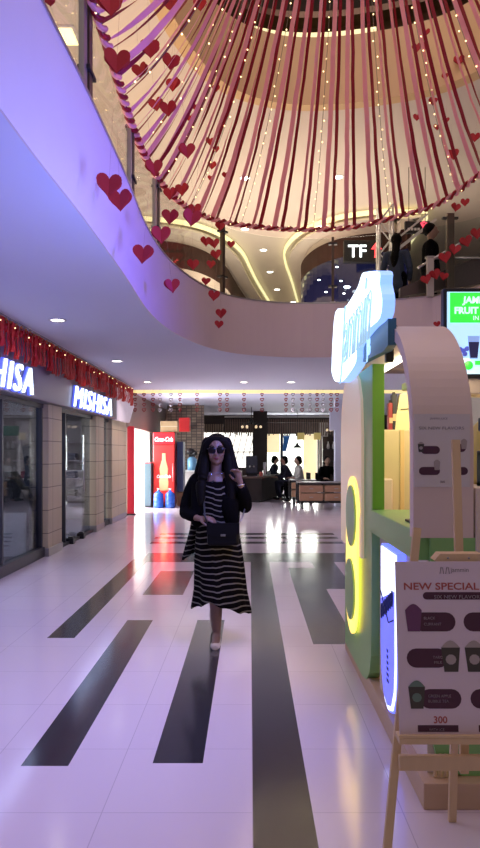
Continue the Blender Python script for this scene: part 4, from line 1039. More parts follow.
for s_ in (-1, 1): b.tube([(hd[0]+s_*.015, hd[1]-.085, hd[2]+.040), (hd[0]+s_*.035, hd[1]-.080, hd[2]+.046), (hd[0]+s_*.053, hd[1]-.066, hd[2]+.038)], .003, M_hair, n=6)
lpart('eyebrows', b, W)
hair_t = []
for s_ in (-1, 1):
    hair_t += [([(hd[0]+s_*.035, hd[1]-.05, 1.585), (hd[0]+s_*.078, hd[1]-.03, 1.54), (hd[0]+s_*.088, -.02, 1.46), (hd[0]+s_*.10, -.05, 1.34), (hd[0]+s_*.115, -.085, 1.22), (hd[0]+s_*.115, -.115, 1.10)], [.022, .030, .036, .045, .046, .028]),
               ([(hd[0]+s_*.07, .03, 1.56), (hd[0]+s_*.10, .04, 1.42), (hd[0]+s_*.13, .03, 1.30), (hd[0]+s_*.14, -.02, 1.18)], [.05, .055, .055, .035])]
hair_t += [([(hd[0], .05, 1.56), (hd[0], .08, 1.40), (hd[0], .11, 1.2), (hd[0], .11, 1.05)], [.08, .09, .08, .05])]
hair = blob('hair', W, M_hair, hair_t, [((hd[0], hd[1]+.035, hd[2]+.05), .107, (.86, .93, .90)), ((hd[0], hd[1]-.035, hd[2]+.098), .045, (1.5, .8, .5))], .008, 4)
# cardigan: open front, sleeves, slightly puffed at the elbow
car = [([(-.15, .02, 1.262), (-.20, .03, 1.15), (-.225, .01, 1.04)], [.066, .066, .064]), ([(-.20, .03, 1.15), (-.23, .0, 1.02)], [.064, .06]), ([(-.225, .0, 1.03), (-.20, -.07, 1.005), (-.165, -.115, .995)], [.060, .048, .040]),
       ([(.15, .02, 1.262), (.205, .01, 1.16), (.225, -.02, 1.07)], [.064, .062, .060]), ([(.225, -.02, 1.07), (.225, -.08, 1.13), (.207, -.13, 1.20)], [.058, .052, .042]),
       ([(-.14, .03, 1.27), (0, .06, 1.29), (.14, .03, 1.27)], [.055, .06, .055]),
       ([(-.11, .08, 1.22), (-.12, .08, 1.05), (-.125, .06, .93)], [.07, .07, .06]), ([(.11, .08, 1.22), (.12, .08, 1.05), (.125, .06, .93)], [.07, .07, .06]), ([(0, .10, 1.25), (0, .10, 1.05), (0, .09, .93)], [.06, .06, .05]),
       ([(-.13, -.03, 1.24), (-.135, -.075, 1.08), (-.14, -.07, .95)], [.055, .055, .045]), ([(.10, -.04, 1.24), (.105, -.09, 1.08), (.13, -.085, .93)], [.062, .070, .06])]
blob('cardigan', W, M_cloth, car, [], .009, 4)
# dress
M_dress = stripe_mat('striped_dress_cloth', (.003, .0024, .003), (.13, .12, .11), 23.0, .25)
def hemz(x): 
    if x < -.04: return .29+(x+.18)/.14*.06
    return .35-(x+.04)/.30*.115
rings = []; zs = []
NR = 56; prof = [(.0, .225, .17), (.15, .20, .15), (.40, .185, .14), (.62, .165, .135), (.78, .135, .12), (.90, .135, .125), (1.0, .125, .115)]
def ip(t):
    for (a, r1, r2), (c, q1, q2) in zip(prof, prof[1:]):
        if t <= c: k = (t-a)/(c-a); return r1+(q1-r1)*k, r2+(q2-r2)*k
    return prof[-1][1:]
b = MB(); att = []
nz = 46
ringsV = []
def ring_at(t, shrink=0, zoff=0):
    rx, ry = ip(t); R = []
    for k in range(NR):
        a = 2*PI*k/NR; f = 1-t
        rip = 1+f*(.05*math.sin(6*a+1)+.03*math.sin(11*a+t*5))
        x = (rx-shrink)*rip*math.cos(a)+.040*f; y = (ry-shrink)*rip*math.sin(a)+.03*f*math.cos(a)-.01
        hz = hemz(x) if t < 1 else .3
        hz = max(.22, min(.36, hz))
        z = hz*(1-t)+1.235*t+zoff+.006*math.sin(9*a)*f
        sv = z+.012*math.sin(3*a+6*t)+.02*math.cos(a)*f+(.0 if abs(x-.02) > .03 else .006)
        R.append((x, y, z, sv))
    return R
allr = [ring_at(.06, .012), ring_at(.0, .008)]+[ring_at(k/nz) for k in range(nz+1)]
# neckline closing ring
sh = [( .115*math.cos(2*PI*k/NR), .085*math.sin(2*PI*k/NR)+.0, 1.262, 1.262) for k in range(NR)]
nk = [( .075*math.cos(2*PI*k/NR), .060*math.sin(2*PI*k/NR)-.012, 1.272-(.02 if math.sin(2*PI*k/NR) < 0 else 0), 1.275) for k in range(NR)]
allr += [sh, nk]
b.loft([[p[:3] for p in r] for r in allr], M_dress, caps=False)
vals = [p[3] for r in allr for p in r]
o = lpart('dress', b, W)
a_ = o.data.attributes.new('stripe', 'FLOAT', 'POINT')
for i, v in enumerate(vals): a_.data[i].value = v
# striped cloth tail hanging beside her right hip
b = MB(); vals = []; rr = []
for k in range(12):
    t_ = k/11; z = 1.0-.33*t_; x = -.165-.05*t_+.006*math.sin(5*t_); w_ = .022+.024*t_
    R = []
    for j in range(16):
        a = 2*PI*j/16; px_ = x+w_*math.cos(a)*(1+.2*math.sin(3*a)); R.append((px_, .02+.022*math.sin(a)+.02*t_, z+.03*math.cos(a)*t_)); vals.append(z+.5*px_)
    rr.append(R)
b.loft(rr, M_dress); o = lpart('cloth_tail', b, W)
a_ = o.data.attributes.new('stripe', 'FLOAT', 'POINT')
for i in range(min(len(vals), len(a_.data))): a_.data[i].value = vals[i]
M_shoe = mat('beige_shoe_leather', (.55, .46, .40), .4)
for nm, (cx, cy, cz), tilt in (('shoe', (.003, -.085, .0), 0), ('shoe', (-.031, .385, .0), 58)):
    b = MB(); rings = []
    L = [(-.115, .020, .030), (-.10, .036, .048), (-.03, .040, .040), (.04, .034, .036), (.09, .032, .050), (.115, .015, .045)]
    for y, hw, hh in L: rings.append([(hw*math.cos(a), y, max(0.001, hh*.5+hh*.55*math.sin(a))) for a in [2*PI*j/14 for j in range(14)]])
    b.loft(rings, M_shoe)
    Mx = Matrix.Translation((cx, cy, cz)) @ Matrix.Translation((0, -.1, 0)) @ Matrix.Rotation(math.radians(-tilt) if tilt else 0, 4, 'X') @ Matrix.Translation((0, .1, 0))
    bmesh.ops.transform(b.bm, matrix=Mx if tilt else Matrix.Translation((cx, cy, cz)), verts=b.bm.verts)
    if tilt:
        bmesh.ops.transform(b.bm, matrix=Matrix.Translation((cx, cy, cz)).inverted(), verts=b.bm.verts)
        zmin = min(v.co.z for v in b.bm.verts)
        for v in b.bm.verts: v.co.x += cx; v.co.y = v.co.y+cy; v.co.z -= zmin
        # tip toward the raised heel
        bmesh.ops.transform(b.bm, matrix=Matrix.Identity(4), verts=b.bm.verts)
    lpart(nm, b, W)
b = MB(); b.tube([(.195+.026*math.cos(a), -.150+.026*math.sin(a), 1.238+.004*math.cos(a)) for a in [2*PI*k/16 for k in range(17)]], .005, mat('silver', (.7, .7, .72), .2, metal=.9), n=6, caps=False); lpart('bracelet', b, W)
b = MB(); b.tube([(hd[0]+.045*math.cos(a), -.058+.03*math.sin(a)*.2-.012*abs(math.sin(a)), 1.335-.045*math.sin(a)) for a in [PI*k/10 for k in range(11)]], .0012, MATS['silver'], n=5); lpart('necklace', b, W)
t = thing('sunglasses', 'large dark round sunglasses on the walking woman\'s face', 'sunglasses', (-.265+hd[0], 5.45+hd[1]-.088, hd[2]+.012))
for s_ in (-1, 1):
    b = MB(); b.sph((s_*.031, .004, 0), .031, mat('dark_lens', (.008, .004, .006), .25, spec=.2), (1, .22, .85), n=20); lpart('lens', b, t)
b = MB(); 
for s_ in (-1, 1):
    b.tube([(s_*.030+.029*math.cos(a), .003+.004*abs(math.cos(a)), .026*math.sin(a)) for a in [2*PI*k/20 for k in range(21)]], .0028, M_black, n=6, caps=False)
    b.tube([(s_*.058, .006, .008), (s_*.074, .05, .01), (s_*.078, .11, .0)], .003, M_black, n=6)
b.tube([(-.008, 0, .006), (0, -.003, .009), (.008, 0, .006)], .003, M_black, n=6); lpart('frame', b, t)
t = thing('handbag', 'small black crossbody bag at the front of the walking woman', 'bag', (-.265+.065, 5.45-.215, .79))
b = MB(); b.box(-.12, .12, -.035, .035, 0, .165, mat('black_leather', (.003, .003, .005), .5, spec=.12), .02); lpart('bag_body', b, t)
b = MB(); b.prism([(-.122, .17), (.122, .17), (.122, .09), (.06, .065), (-.06, .065), (-.122, .09)], -.042, -.034, 'Y', MATS['black_leather']); lpart('flap', b, t)
b = MB(); b.box(-.018, .018, -.048, -.042, .072, .088, mat('dull_metal', (.25, .24, .25), .3, metal=.8), .002); lpart('clasp', b, t)
b = MB(); b.tube([(-.115, 0, .15), (-.14, .02, .22), (-.15, .10, .33), (-.12, .125, .42), (-.08, .13, .48)], .006, M_black, n=6); lpart('strap', b, t); b = MB(); b.tube([(.115, 0, .15), (.14, .06, .20), (.16, .12, .26)], .006, mat('chain_metal', (.35, .33, .34), .3, metal=.8), n=6); lpart('strap', b, t, label='metal chain strap')

def seated(label, loc, rotz, shirt, legs, hairm=M_hair, lean=.1, reach=.25, vox=.02):
    """seated figure facing local -Y, seat height .45"""
    t = thing('person', label, 'person', loc, rotz)
    L = lean
    T = [([(0, 0, .52), (0, -L*.4, .75), (0, -L, .98)], [.13, .12, .12]), ([(-.17, -L, 1.02), (.17, -L, 1.02)], [.055, .055]), ([(0, -L, 1.03), (0, -L-.02, 1.14)], [.05, .05])]
    for s_ in (-1, 1):
        T += [([(s_*.19, -L, 1.01), (s_*.23, -L-.05, .76), (s_*.18, -L-reach, .72)], [.05, .043, .03]), ([(s_*.09, 0, .52), (s_*.12, -.42, .52)], [.09, .06]), ([(s_*.12, -.42, .50), (s_*.12, -.40, .28), (s_*.12, -.36, .09)], [.06, .055, .035]), ([(s_*.12, -.34, .045), (s_*.12, -.52, .035)], [.04, .03])]
        ht, _ = hand((s_*.18, -L-reach, .72), (-.2*s_, -1, 0), (0, 0, -1), .17, .5, -s_); T += ht
    Sp = [((0, -L-.03, 1.25), .11, (.8, .95, 1.05)), ((0, -L-.14, 1.23), .02)]
    blob('body', t, M_skin, T, Sp, vox*.6, 3)
    blob('shirt', t, shirt, [([(0, 0, .52), (0, -L*.4, .75), (0, -L, .98)], [.15, .14, .135]), ([(-.17, -L, 1.01), (.17, -L, 1.01)], [.07, .07])]+[([(s_*.19, -L, 1.0), (s_*.235, -L-.05, .76), (s_*.19, -L-reach*.7, .73)], [.067, .062, .05]) for s_ in (-1, 1)], [], vox, 2)
    blob('trousers', t, legs, [([(s_*.09, .02, .53), (s_*.12, -.42, .53)], [.12, .085]) for s_ in (-1, 1)]+[([(s_*.12, -.42, .51), (s_*.12, -.40, .28), (s_*.12, -.36, .11)], [.08, .075, .06]) for s_ in (-1, 1)], [], vox, 2)
    blob('hair', t, hairm, [], [((0, -L, 1.28), .118, (.85, .93, .98)), ((0, -L+.04, 1.22), .10, (.8, .8, 1))], vox, 2)
    b = MB()
    for s_ in (-1, 1): b.sph((s_*.12, -.45, .045), .06, M_black, (.75, 1.9, .7), n=10)
    lpart('shoes', b, t)
    return t
def chair(label, loc, rotz):
    t = thing('cafe_chair', label, 'chair', loc, rotz, 'dark cafe chairs')
    b = MB(); b.box(-.22, .22, -.22, .22, .34, .385, M_black, .012); lpart('seat', b, t)
    b = MB(); b.box(-.21, .21, .22, .26, .45, .88, M_black, .012); lpart('backrest', b, t)
    for x in (-.19, .19):
        for y in (-.19, .22):
            b = MB(); b.cyl((x, y, 0), (x, y, .34 if y < 0 else .6), .015, M_dgrey, n=8); lpart('leg', b, t)
def cafe_table(label, loc):
    t = thing('cafe_table', label, 'table', loc)
    b = MB(); b.lathe((0, 0, .69), [(.32, 0), (.33, .015), (.33, .03)], M_dgrey, 24); lpart('tabletop', b, t)
    b = MB(); b.cyl((0, 0, .03), (0, 0, .69), .03, M_black); lpart('pedestal', b, t)
    b = MB(); b.lathe((0, 0, 0), [(.22, 0), (.21, .02), (.05, .035)], M_black, 20); lpart('base', b, t)
chair('dark chair under the leftmost seated cafe guest', (.66, 23.9, 0), math.radians(85))
seated('seated person in dark clothes leaning towards the others at the left', (.68, 23.9, 0), math.radians(85), M_navy, M_cloth, lean=.16, reach=.4)
chair('dark chair under the guest in navy', (1.32, 22.3, 0), math.radians(-82))
seated('seated person in navy clothes facing left before the bright cafe window', (1.30, 22.3, 0), math.radians(-82), M_navy, M_navy, lean=.2, reach=.35)
chair('dark chair under the guest in the pale shirt', (1.56, 21.5, 0), math.radians(-80))
seated('seated person in a pale shirt nearest the wooden carts', (1.54, 21.5, 0), math.radians(-80), M_greycloth, M_cloth, lean=.05, reach=.2)
cafe_table('small dark round table between the seated cafe guests', (.98, 23.0, 0))
chair('dark chair behind the front display cart', (2.28, 21.3, 0), math.radians(20))
seated('seated person dressed in black behind the front display cart', (2.28, 21.28, 0), math.radians(20), M_cloth, M_cloth, lean=.12, reach=.3)
b = MB()

def standing(label, loc, rotz, shirt, legs, h=1.7, long_hair=False, coat=False, vox=.014):
    t = thing('person', label, 'person', loc, rotz); k = h/1.7
    def S_(p): return tuple(v*k for v in p)
    T = [([(0, 0, .95), (0, 0, 1.15), (0, 0, 1.33)], [.135, .115, .12]), ([(-.16, 0, 1.38), (.16, 0, 1.38)], [.055, .055]), ([(0, 0, 1.38), (0, -.01, 1.50)], [.052, .05])]
    for s_ in (-1, 1):
        T += [([(s_*.18, 0, 1.37), (s_*.23, .02, 1.10), (s_*.22, -.10, .88)], [.05, .043, .03]), ([(s_*.09, 0, .92), (s_*.10, -.02, .50)], [.095, .058]), ([(s_*.10, -.02, .50), (s_*.10, .0, .30), (s_*.10, .02, .09)], [.056, .056, .036]), ([(s_*.10, .02, .05), (s_*.10, -.16, .035)], [.04, .03])]
        ht, _ = hand((s_*.22, -.10, .88), (0, -.25, -1), (-s_, 0, 0), .17, .4, s_); T += ht
    T = [([S_(p) for p in a], [r*k for r in c]) for a, c in T]
    blob('body', t, M_skin, T, [(S_((0, -.02, 1.60)), .108*k, (.8, .95, 1.1)), (S_((0, -.125, 1.59)), .02)], vox*.7, 3)
    low = .80 if coat else .95
    C = [([(0, 0, low), (0, 0, 1.15), (0, 0, 1.33)], [.165, .14, .14]), ([(-.15, 0, 1.37), (.15, 0, 1.37)], [.072, .072])]+[([(s_*.18, 0, 1.36), (s_*.24, .02, 1.10), (s_*.225, -.08, .92)], [.07, .062, .05]) for s_ in (-1, 1)]
    blob('jacket' if coat else 'shirt', t, shirt, [([S_(p) for p in a], [r*k for r in c]) for a, c in C], [], vox, 2)
    C = [([(s_*.08, 0, .95), (s_*.10, -.02, .50), (s_*.10, .0, .12)], [.12, .085, .07]) for s_ in (-1, 1)]
    blob('trousers', t, legs, [([S_(p) for p in a], [r*k for r in c]) for a, c in C], [], vox, 2)
    Hs = [(S_((0, .015, 1.635)), .118*k, (.85, .95, .98))]
    Ht = [([S_((0, .04, 1.62)), S_((0, .06, 1.45)), S_((.02, .10, 1.28)), S_((.02, .11, 1.12))], [.08*k, .075*k, .085*k, .04*k])] if long_hair else []
    blob('hair', t, M_hair, Ht, Hs, vox, 2)
    b = MB()
    for s_ in (-1, 1): b.sph(S_((s_*.10, -.06, .045)), .06, M_black, (.75, 2.0, .7), n=10)
    lpart('shoes', b, t)
    return t
standing('woman with long dark hair and dark jacket seen from behind on the gallery', (2.50, 11.95, 3.6), math.radians(160), mat('dark_denim', (.02, .03, .06), .8), M_cloth, 1.58, True, True)
standing('man in a black jacket walking on the gallery beyond the rail', (3.08, 11.95, 3.6), math.radians(75), M_cloth, M_cloth, 1.76, False, False)

# ================================================================== JUICE KIOSK
K = thing('juice_kiosk', 'green and white juice kiosk with arch and glowing side panel', 'kiosk', (1.6, 3.9, 0))
kx = .72
b = MB(); b.box(.72, 3.0, 2.90, 5.3, 0, .11, M_plinth, .004); part('plinth', b, K)
b = MB()
ol = [(4.12, .42), (4.14, .28), (4.20, .16), (4.30, .09), (4.46, .06), (5.26, .06), (5.28, 1.85), (5.2, 1.98), (5.05, 2.0), (4.10, 2.0)]
b.prism(ol, .715, .785, 'X', M_green); part('side_panel', b, K)
b = MB(); b.box(.716, .784, 4.085, 4.104, 1.151, 2.0, M_lime); part('lime_jamb', b, K, label='bright lime edge of the opening')
b = MB(); cr = [(4.38, .82), (5.36, .82), (5.37, 1.60), (5.33, 1.80), (5.22, 1.95), (5.05, 2.04), (4.88, 2.07), (4.70, 2.04), (4.52, 1.95), (4.42, 1.82), (4.38, 1.6)]
b.prism(cr, .697, .715, 'X', M_creamlit); part('cream_panel', b, K)
def disc_pts(cy, cz, r, n=36, k=1.0): return [(cy+r*math.cos(2*PI*i/n), cz+r*k*math.sin(2*PI*i/n)) for i in range(n)]
b = MB(); 
pts = []
c1 = (4.71, 1.06); c2 = (4.75, .56)
for i in range(40):
    a = -PI/2+2*PI*i/40
    ca, sa = math.cos(a), math.sin(a)
    r = .275
    cy, cz = (c1 if sa > 0 else c2)
    pts.append((cy+r*ca*(1 if abs(sa) > .15 else .86), cz+r*sa*(1.08 if sa < 0 else .95)))
b.prism(pts, .684, .697, 'X', M_yel); yl = part('backlit_figure', b, K, label='yellow backlit figure-eight shape')
for c in (c1, c2):
    b = MB(); b.prism(disc_pts(*c, .205), .672, .684, 'X', M_green); part('green_disc', b, yl)
area('figure_glow', (.66, 4.73, .8), (0, PI/2, 0), .5, 4, (1, .66, .2), .9)
b = MB(); b.box(.70, .98, 3.001, 4.084, 1.02, 1.15, M_green, .006); part('sill', b, K)
b = MB(); b.box(.76, .80, 3.0, 4.1, .11, 1.02, M_archw); part('side_wall', b, K)
b = MB(); b.prism([(.765, .30), (.80, .16), (.90, .112), (3.0, .112), (3.0, 1.12), (.765, 1.12)], 2.965, 2.998, 'Y', M_green); part('front_panel', b, K)
b = MB()
for k in range(5): b.box(.775+.022*k, .787+.022*k, 2.945, 2.96, .115, .21, M_pine, .002)
part('slatted_trim', b, K)
b = MB(); b.box(.955, 3.0, 2.955, 3.12, .95, 1.335, M_cream, .006); part('front_counter', b, K)
b = MB(); op = [(2.965, 1.12)]+[(2.965+.60*(1-math.cos(a)), 1.515+.60*math.sin(a)) for a in [PI/2*k/22 for k in range(23)]]+[(4.95, 2.115)]
ip_ = [(4.95, 2.06)]+[(3.565-.535*math.cos(a), 1.515+.545*math.sin(a)) for a in [PI/2*k/22 for k in range(22, -1, -1)]]+[(3.03, 1.12)]
b.prism(op+ip_, .692, .947, 'X', M_archw); part('arch', b, K, label='white curved arch')
b = MB(); b.box(.90, .93, 3.7, 4.85, 2.035, 2.058, mat('warm_tube', (1, .95, .85), .5, emit=(1, .9, .7), es=5), .004); part('lamp_tube', b, K)
area('kiosk_tube_light', (1.1, 4.3, 2.02), (0, 0, 0), .3, 6, (1, .82, .50), 1.2)
area('kiosk_back_light', (1.6, 4.4, 1.9), (math.radians(30), 0, 0), .8, 8, (1, .74, .34), .4)
b = MB(); b.box(.79, 3.0, 4.95, 5.05, .11, 1.645, mat('cream_partition', (.66, .55, .36), .5, noise=.03), .006); part('back_partition', b, K)
b = MB(); b.box(.93, 1.0, 4.90, 4.95, .9, 1.3, M_archw, .01); b.box(1.06, 1.09, 4.94, 4.95, .5, 1.645, M_tan, .002); part('partition_trim', b, K)
b = MB(); b.box(.80, 3.0, 4.2, 4.5, .86, .9, M_archw, .005); part('work_shelf', b, K)
b = MB(); b.box(1.24, 3.0, 4.02, 4.3, 1.82, 1.905, M_archw, .008); b.box(2.9, 2.98, 4.1, 4.2, .11, 1.82, M_archw); b.box(.93, 1.26, 4.02, 4.3, 1.86, 1.905, M_archw, .008); part('header_beam', b, K)
b = MB(); b.box(.79, 3.0, 5.06, 5.3, 2.08, 2.2, mat('mauve_header', (.30, .22, .22), .6), .01); b.box(2.9, 3.0, 5.06, 5.2, 0.11, 2.08, M_archw); b.box(.79, .85, 5.06, 5.2, .11, 2.08, M_archw); part('rear_header', b, K)
# blue light box on the side wall
t = thing('light_box', 'tall blue and white lit box sign with rounded foot on the kiosk side', 'sign', (kx, 3.6, .55))
lb = [(3.40, .99), (3.40, .42), (3.42, .28), (3.49, .18), (3.60, .15), (3.70, .18), (3.78, .30), (3.80, .45), (3.80, .99)]
b = MB(); b.prism(lb, .715, .758, 'X', mat('blue_lit_return', (.1, .12, .7), .4, emit=(.12, .16, 1.0), es=1.6)); part('case', b, t)
def shr(p, d): cy_, cz_ = 3.6, .57; return [(cy_+(y-cy_)*(1-d), cz_+(z-cz_)*(1-d*.55)) for y, z in p]
b = MB(); b.prism(shr(lb, .05), .709, .715, 'X', mat('white_lit_face', (.9, .92, 1), .4, emit=(.62, .70, 1), es=2.2)); part('lit_rim', b, t)
b = MB(); b.prism([(3.43, .80), (3.43, .42), (3.45, .30), (3.51, .21), (3.60, .185), (3.68, .21), (3.75, .32), (3.77, .46), (3.77, .70)], .704, .709, 'X', mat('blue_lit_face', (.1, .12, .7), .4, emit=(.13, .15, .95), es=1.1)); part('blue_face', b, t)
b = MB()
for k in range(7): 
    y = 3.46+.045*k; b.tube([(.702, y+.015*math.cos(a), .76-.02*k+.04*math.sin(a)) for a in [2*PI*j/10 for j in range(11)]], .0035, M_ink, n=5)
b.tube([(.702, 3.43, .66), (.702, 3.55, .62), (.702, 3.76, .74)], .004, M_ink, n=5)
part('script_mark', b, t)
b = MB()
for k in range(6): b.box(.702, .704, 3.57-.004*k, 3.60, .46-.03*k, .475-.03*k, M_ink)
part('small_lettering', b, t)
# big glowing sign
ol = [(334, 372), (335, 345), (338, 312), (347, 308), (352, 302), (357, 294), (362, 285), (366, 273), (372, 271), (380, 272), (380, 284), (382.5, 300), (380, 318), (371, 327), (363, 337), (357, 347), (356, 362), (349, 374), (342, 382), (337, 381)]
sx = .62
t = thing('glowing_logo_sign', 'large glowing blue-white slanted logo sign jutting from the kiosk top', 'sign', (sx, 4.0, 2.0))
yz = smooth_poly([(atX(px, py, sx).y, atX(px, py, sx).z) for px, py in ol+ol[:1]], 3)[:-1]
b = MB(); b.prism(yz, sx+.0, sx+.06, 'X', M_signe); part('return_edge', b, t)
b = MB(); cyy = sum(p[0] for p in yz)/len(yz); czz = sum(p[1] for p in yz)/len(yz)
b.prism([(cyy+(y-cyy)*.985, czz+(z-czz)*.985) for y, z in yz], sx-.02, sx, 'X', M_signw); part('lit_face', b, t)
# letters outlined on the face, rising towards the near end
pA = atX(341, 362, sx-.025); pB = atX(376, 300, sx-.025)
dz = (pB.z-pA.z); dy = (pA.y-pB.y); ang = math.atan2(dz, dy)
mo = mat('pale_blue_outline', (.3, .5, .6), .5, emit=(.40, .62, .80), es=.75)
Mx = Matrix.Translation((sx-.024, pA.y, pA.z-.02)) @ Matrix.Rotation(-PI/2, 4, 'Z') @ Matrix.Rotation(PI/2, 4, 'X')
o = text('script_lettering', 'Jammin', .50, Mx, mo, t, .003, shear=.6, width=1.22, outline=.004)
b = MB(); q = [(350, 352), (362, 333), (372, 324), (379, 318), (388, 318), (388, 345), (384, 351), (366, 360), (356, 366)]
b.prism([(atX(px, py, .66).y, atX(px, py, .66).z) for px, py in q], .66, .70, 'X', M_teal); tp = part('backing_plate', b, t, label='dark teal backing plate')
p = atX(367, 356, .655); text('badge_lettering', 'JB', .14, Matrix.Translation((.657, p.y+.02, p.z)) @ Matrix.Rotation(-PI/2, 4, 'Z') @ Matrix.Rotation(PI/2, 4, 'X'), mat('pale_blue_led', (.4, .6, .9), .4, emit=(.35, .6, 1), es=1.2), tp, .003)
b = MB(); b.box(.70, .74, 3.6, 3.64, 1.95, 2.1, M_black); b.tube([at(384, 322, 3.75), at(391, 322, 3.75), at(398, 328, 3.7)], .006, M_black, n=6); part('cable', b, t)
area('logo_sign_glow', (sx-.06, 3.95, 2.2), (0, PI/2, 0), .35, 82, (.17, .22, 1.0), 1.3)
# menu screen
t = thing('menu_screen', 'bright menu screen with green JAMMIN panel above the kiosk', 'screen', (1.9, 4.0, 1.905))
a0 = at(443.5, 378, 4.0); a1 = at(443.5, 288, 4.0)
b = MB(); b.box(a0.x, a0.x+.95, 4.0, 4.06, a0.z, a1.z, M_black, .006); part('bezel', b, t)
z0, z1 = at(0, 374, 4).z, at(0, 292, 4).z; x0 = at(447, 0, 4).x
b = MB(); b.box(x0, x0+.9, 3.994, 4.0, z0, z1, mat('screen_blue_white', (.5, .7, .9), .3, emit=(.42, .68, .95), es=1.0)); sc = part('picture', b, t)
M_sg = mat('screen_green', (.05, .6, .05), .4, emit=(.04, .75, .06), es=1.0)
q0 = at(449.5, 323, 4.0); q1 = at(449.5, 293, 4.0)
b = MB(); b.box(q0.x, q0.x+.83, 3.988, 3.994, q0.z, q1.z, M_sg, .002); part('green_panel', b, sc)
M_st = mat('screen_text', (.8, 1, .9), .4, emit=(.55, 1, .75), es=1.1)
q = at(462.5, 303.5, 4); text('lettering', 'JAMMIN', .052, face_cam(q.x, 3.985, q.z), M_st, sc, .001, shear=.1, bold=.002)
q = at(453.5, 314, 4); text('lettering', 'FRUIT BAR', .052, face_cam(q.x, 3.985, q.z), M_st, sc, .001, bold=.002)
q = at(472, 320.5, 4); text('lettering', 'IN', .035, face_cam(q.x, 3.985, q.z), M_st, sc, .001)
q = at(473, 359, 4)
b = MB(); b.prism([(q.x-.022, q.z), (q.x+.022, q.z), (q.x+.034, q.z+.13), (q.x-.034, q.z+.13)], 3.986, 3.994, 'Y', mat('screen_glass_print', (.3, .4, .7), .4, emit=(.25, .38, .75), es=.8)); part('glass_picture', b, sc)
b = MB(); b.prism([(q.x-.020, q.z+.005), (q.x+.020, q.z+.005), (q.x+.030, q.z+.095), (q.x-.030, q.z+.095)], 3.982, 3.986, 'Y', mat('screen_drink_print', (.03, .02, .08), .4, emit=(.03, .03, .1), es=.5)); part('drink_picture', b, sc)
b = MB(); q = at(463, 351, 4)
for dx, dz_ in ((0, 0), (.02, .012), (-.018, .008), (.008, -.018)): b.cyl((q.x+dx, 3.988, q.z+dz_), (q.x+dx, 3.994, q.z+dz_), .014, mat('screen_berry', (.1, .1, .5), .4, emit=(.1, .12, .5), es=.7))
part('berry_picture', b, sc)
b = MB(); q = at(468, 365.5, 4); b.cyl((q.x, 3.988, q.z), (q.x, 3.994, q.z), .026, M_sg); q = at(478, 363, 4); b.box(q.x-.02, q.x+.2, 3.988, 3.994, q.z-.012, q.z+.012, M_sg); part('green_badge', b, sc)
b = MB(); b.box(1.8, 2.0, 4.0, 4.2, 1.905, 1.915, M_black); b.box(1.87, 1.93, 4.05, 4.09, 1.91, 2.0, M_black); part('stand', b, t)

# menu poster taped to the arch
def pill(b, x0, x1, z0, z1, y0, y1, m, n=8):
    r = (z1-z0)/2; c = (z0+z1)/2; pts = []
    for k in range(n+1): a = -PI/2+PI*k/n; pts.append((x1-r+r*math.cos(a), c+r*math.sin(a)))
    for k in range(n+1): a = PI/2+PI*k/n; pts.append((x0+r+r*math.cos(a), c+r*math.sin(a)))
    b.prism(pts, y0, y1, 'Y', m)
def cup(b, x, z, h, y, m1, m2):
    b.prism([(x-h*.22, z), (x+h*.22, z), (x+h*.30, z+h*.75), (x-h*.30, z+h*.75)], y-.0006, y, 'Y', m1)
    b.prism([(x-h*.3+h*.6*k/8, z+h*.75+(h*.22*math.sin(PI*k/8))) for k in range(9)], y-.0008, y, 'Y', m2)
    b.prism([(x-h*.17+h*.34*.5*(1+math.cos(2*PI*k/10)), z+h*.38+h*.16*math.sin(2*PI*k/10)) for k in range(10)], y-.001, y-.0006, 'Y', m2)
M_c1 = mat('cup_purple_print', (.16, .05, .14), .4); M_c2 = mat('cup_cream_print', (.42, .36, .34), .4); M_c3 = mat('cup_dark_print', (.06, .05, .04), .4); M_c4 = mat('cup_green_print', (.14, .22, .18), .4)
M_gink = mat('grey_ink', (.25, .22, .24), .5)
t = thing('menu_poster', 'small white drinks menu sheet fixed on the kiosk arch', 'poster', (.82, 2.96, 1.33))
a0 = at(414, 487, 2.96); a1 = at(470, 414, 2.96)
M_sheet = mat('menu_sheet', (.68, .63, .62), .4)
b = MB(); b.box(a0.x, a1.x, 2.960, 2.9645, a0.z, a1.z, M_sheet); part('sheet', b, t)
def U(px, py): p = at(px, py, 2.958); return p.x, p.z
x, z = U(430, 419.5); text('lettering', 'JAMMIN JUICE', .012, face_cam(x, 2.9592, z), M_gink, t, .0003)
x, z = U(419, 429.5); text('lettering', 'SIX NEW FLAVORS', .018, face_cam(x, 2.9592, z), M_gink, t, .0003, width=.19)
for (px0, px1, py) in ((421, 440, 450), (452, 466, 448), (419, 440, 471), (453, 468, 471)):
    x0_, z_ = U(px0, py+4); x1_, z2_ = U(px1, py-4); b = MB(); pill(b, x0_, x1_, z_, z2_, 2.9585, 2.96, M_plum); part('flavour_pill', b, t)
for px, py, m in ((421, 452, M_c3), (464, 449, M_c2), (437, 470, M_c2)): x, z = U(px, py); b = MB(); cup(b, x, z, .045, 2.9583, m, M_c2); part('cup_picture', b, t)
x, z = U(440, 483); text('lettering', '300', .014, face_cam(x, 2.9592, z), M_plum, t, .0003)

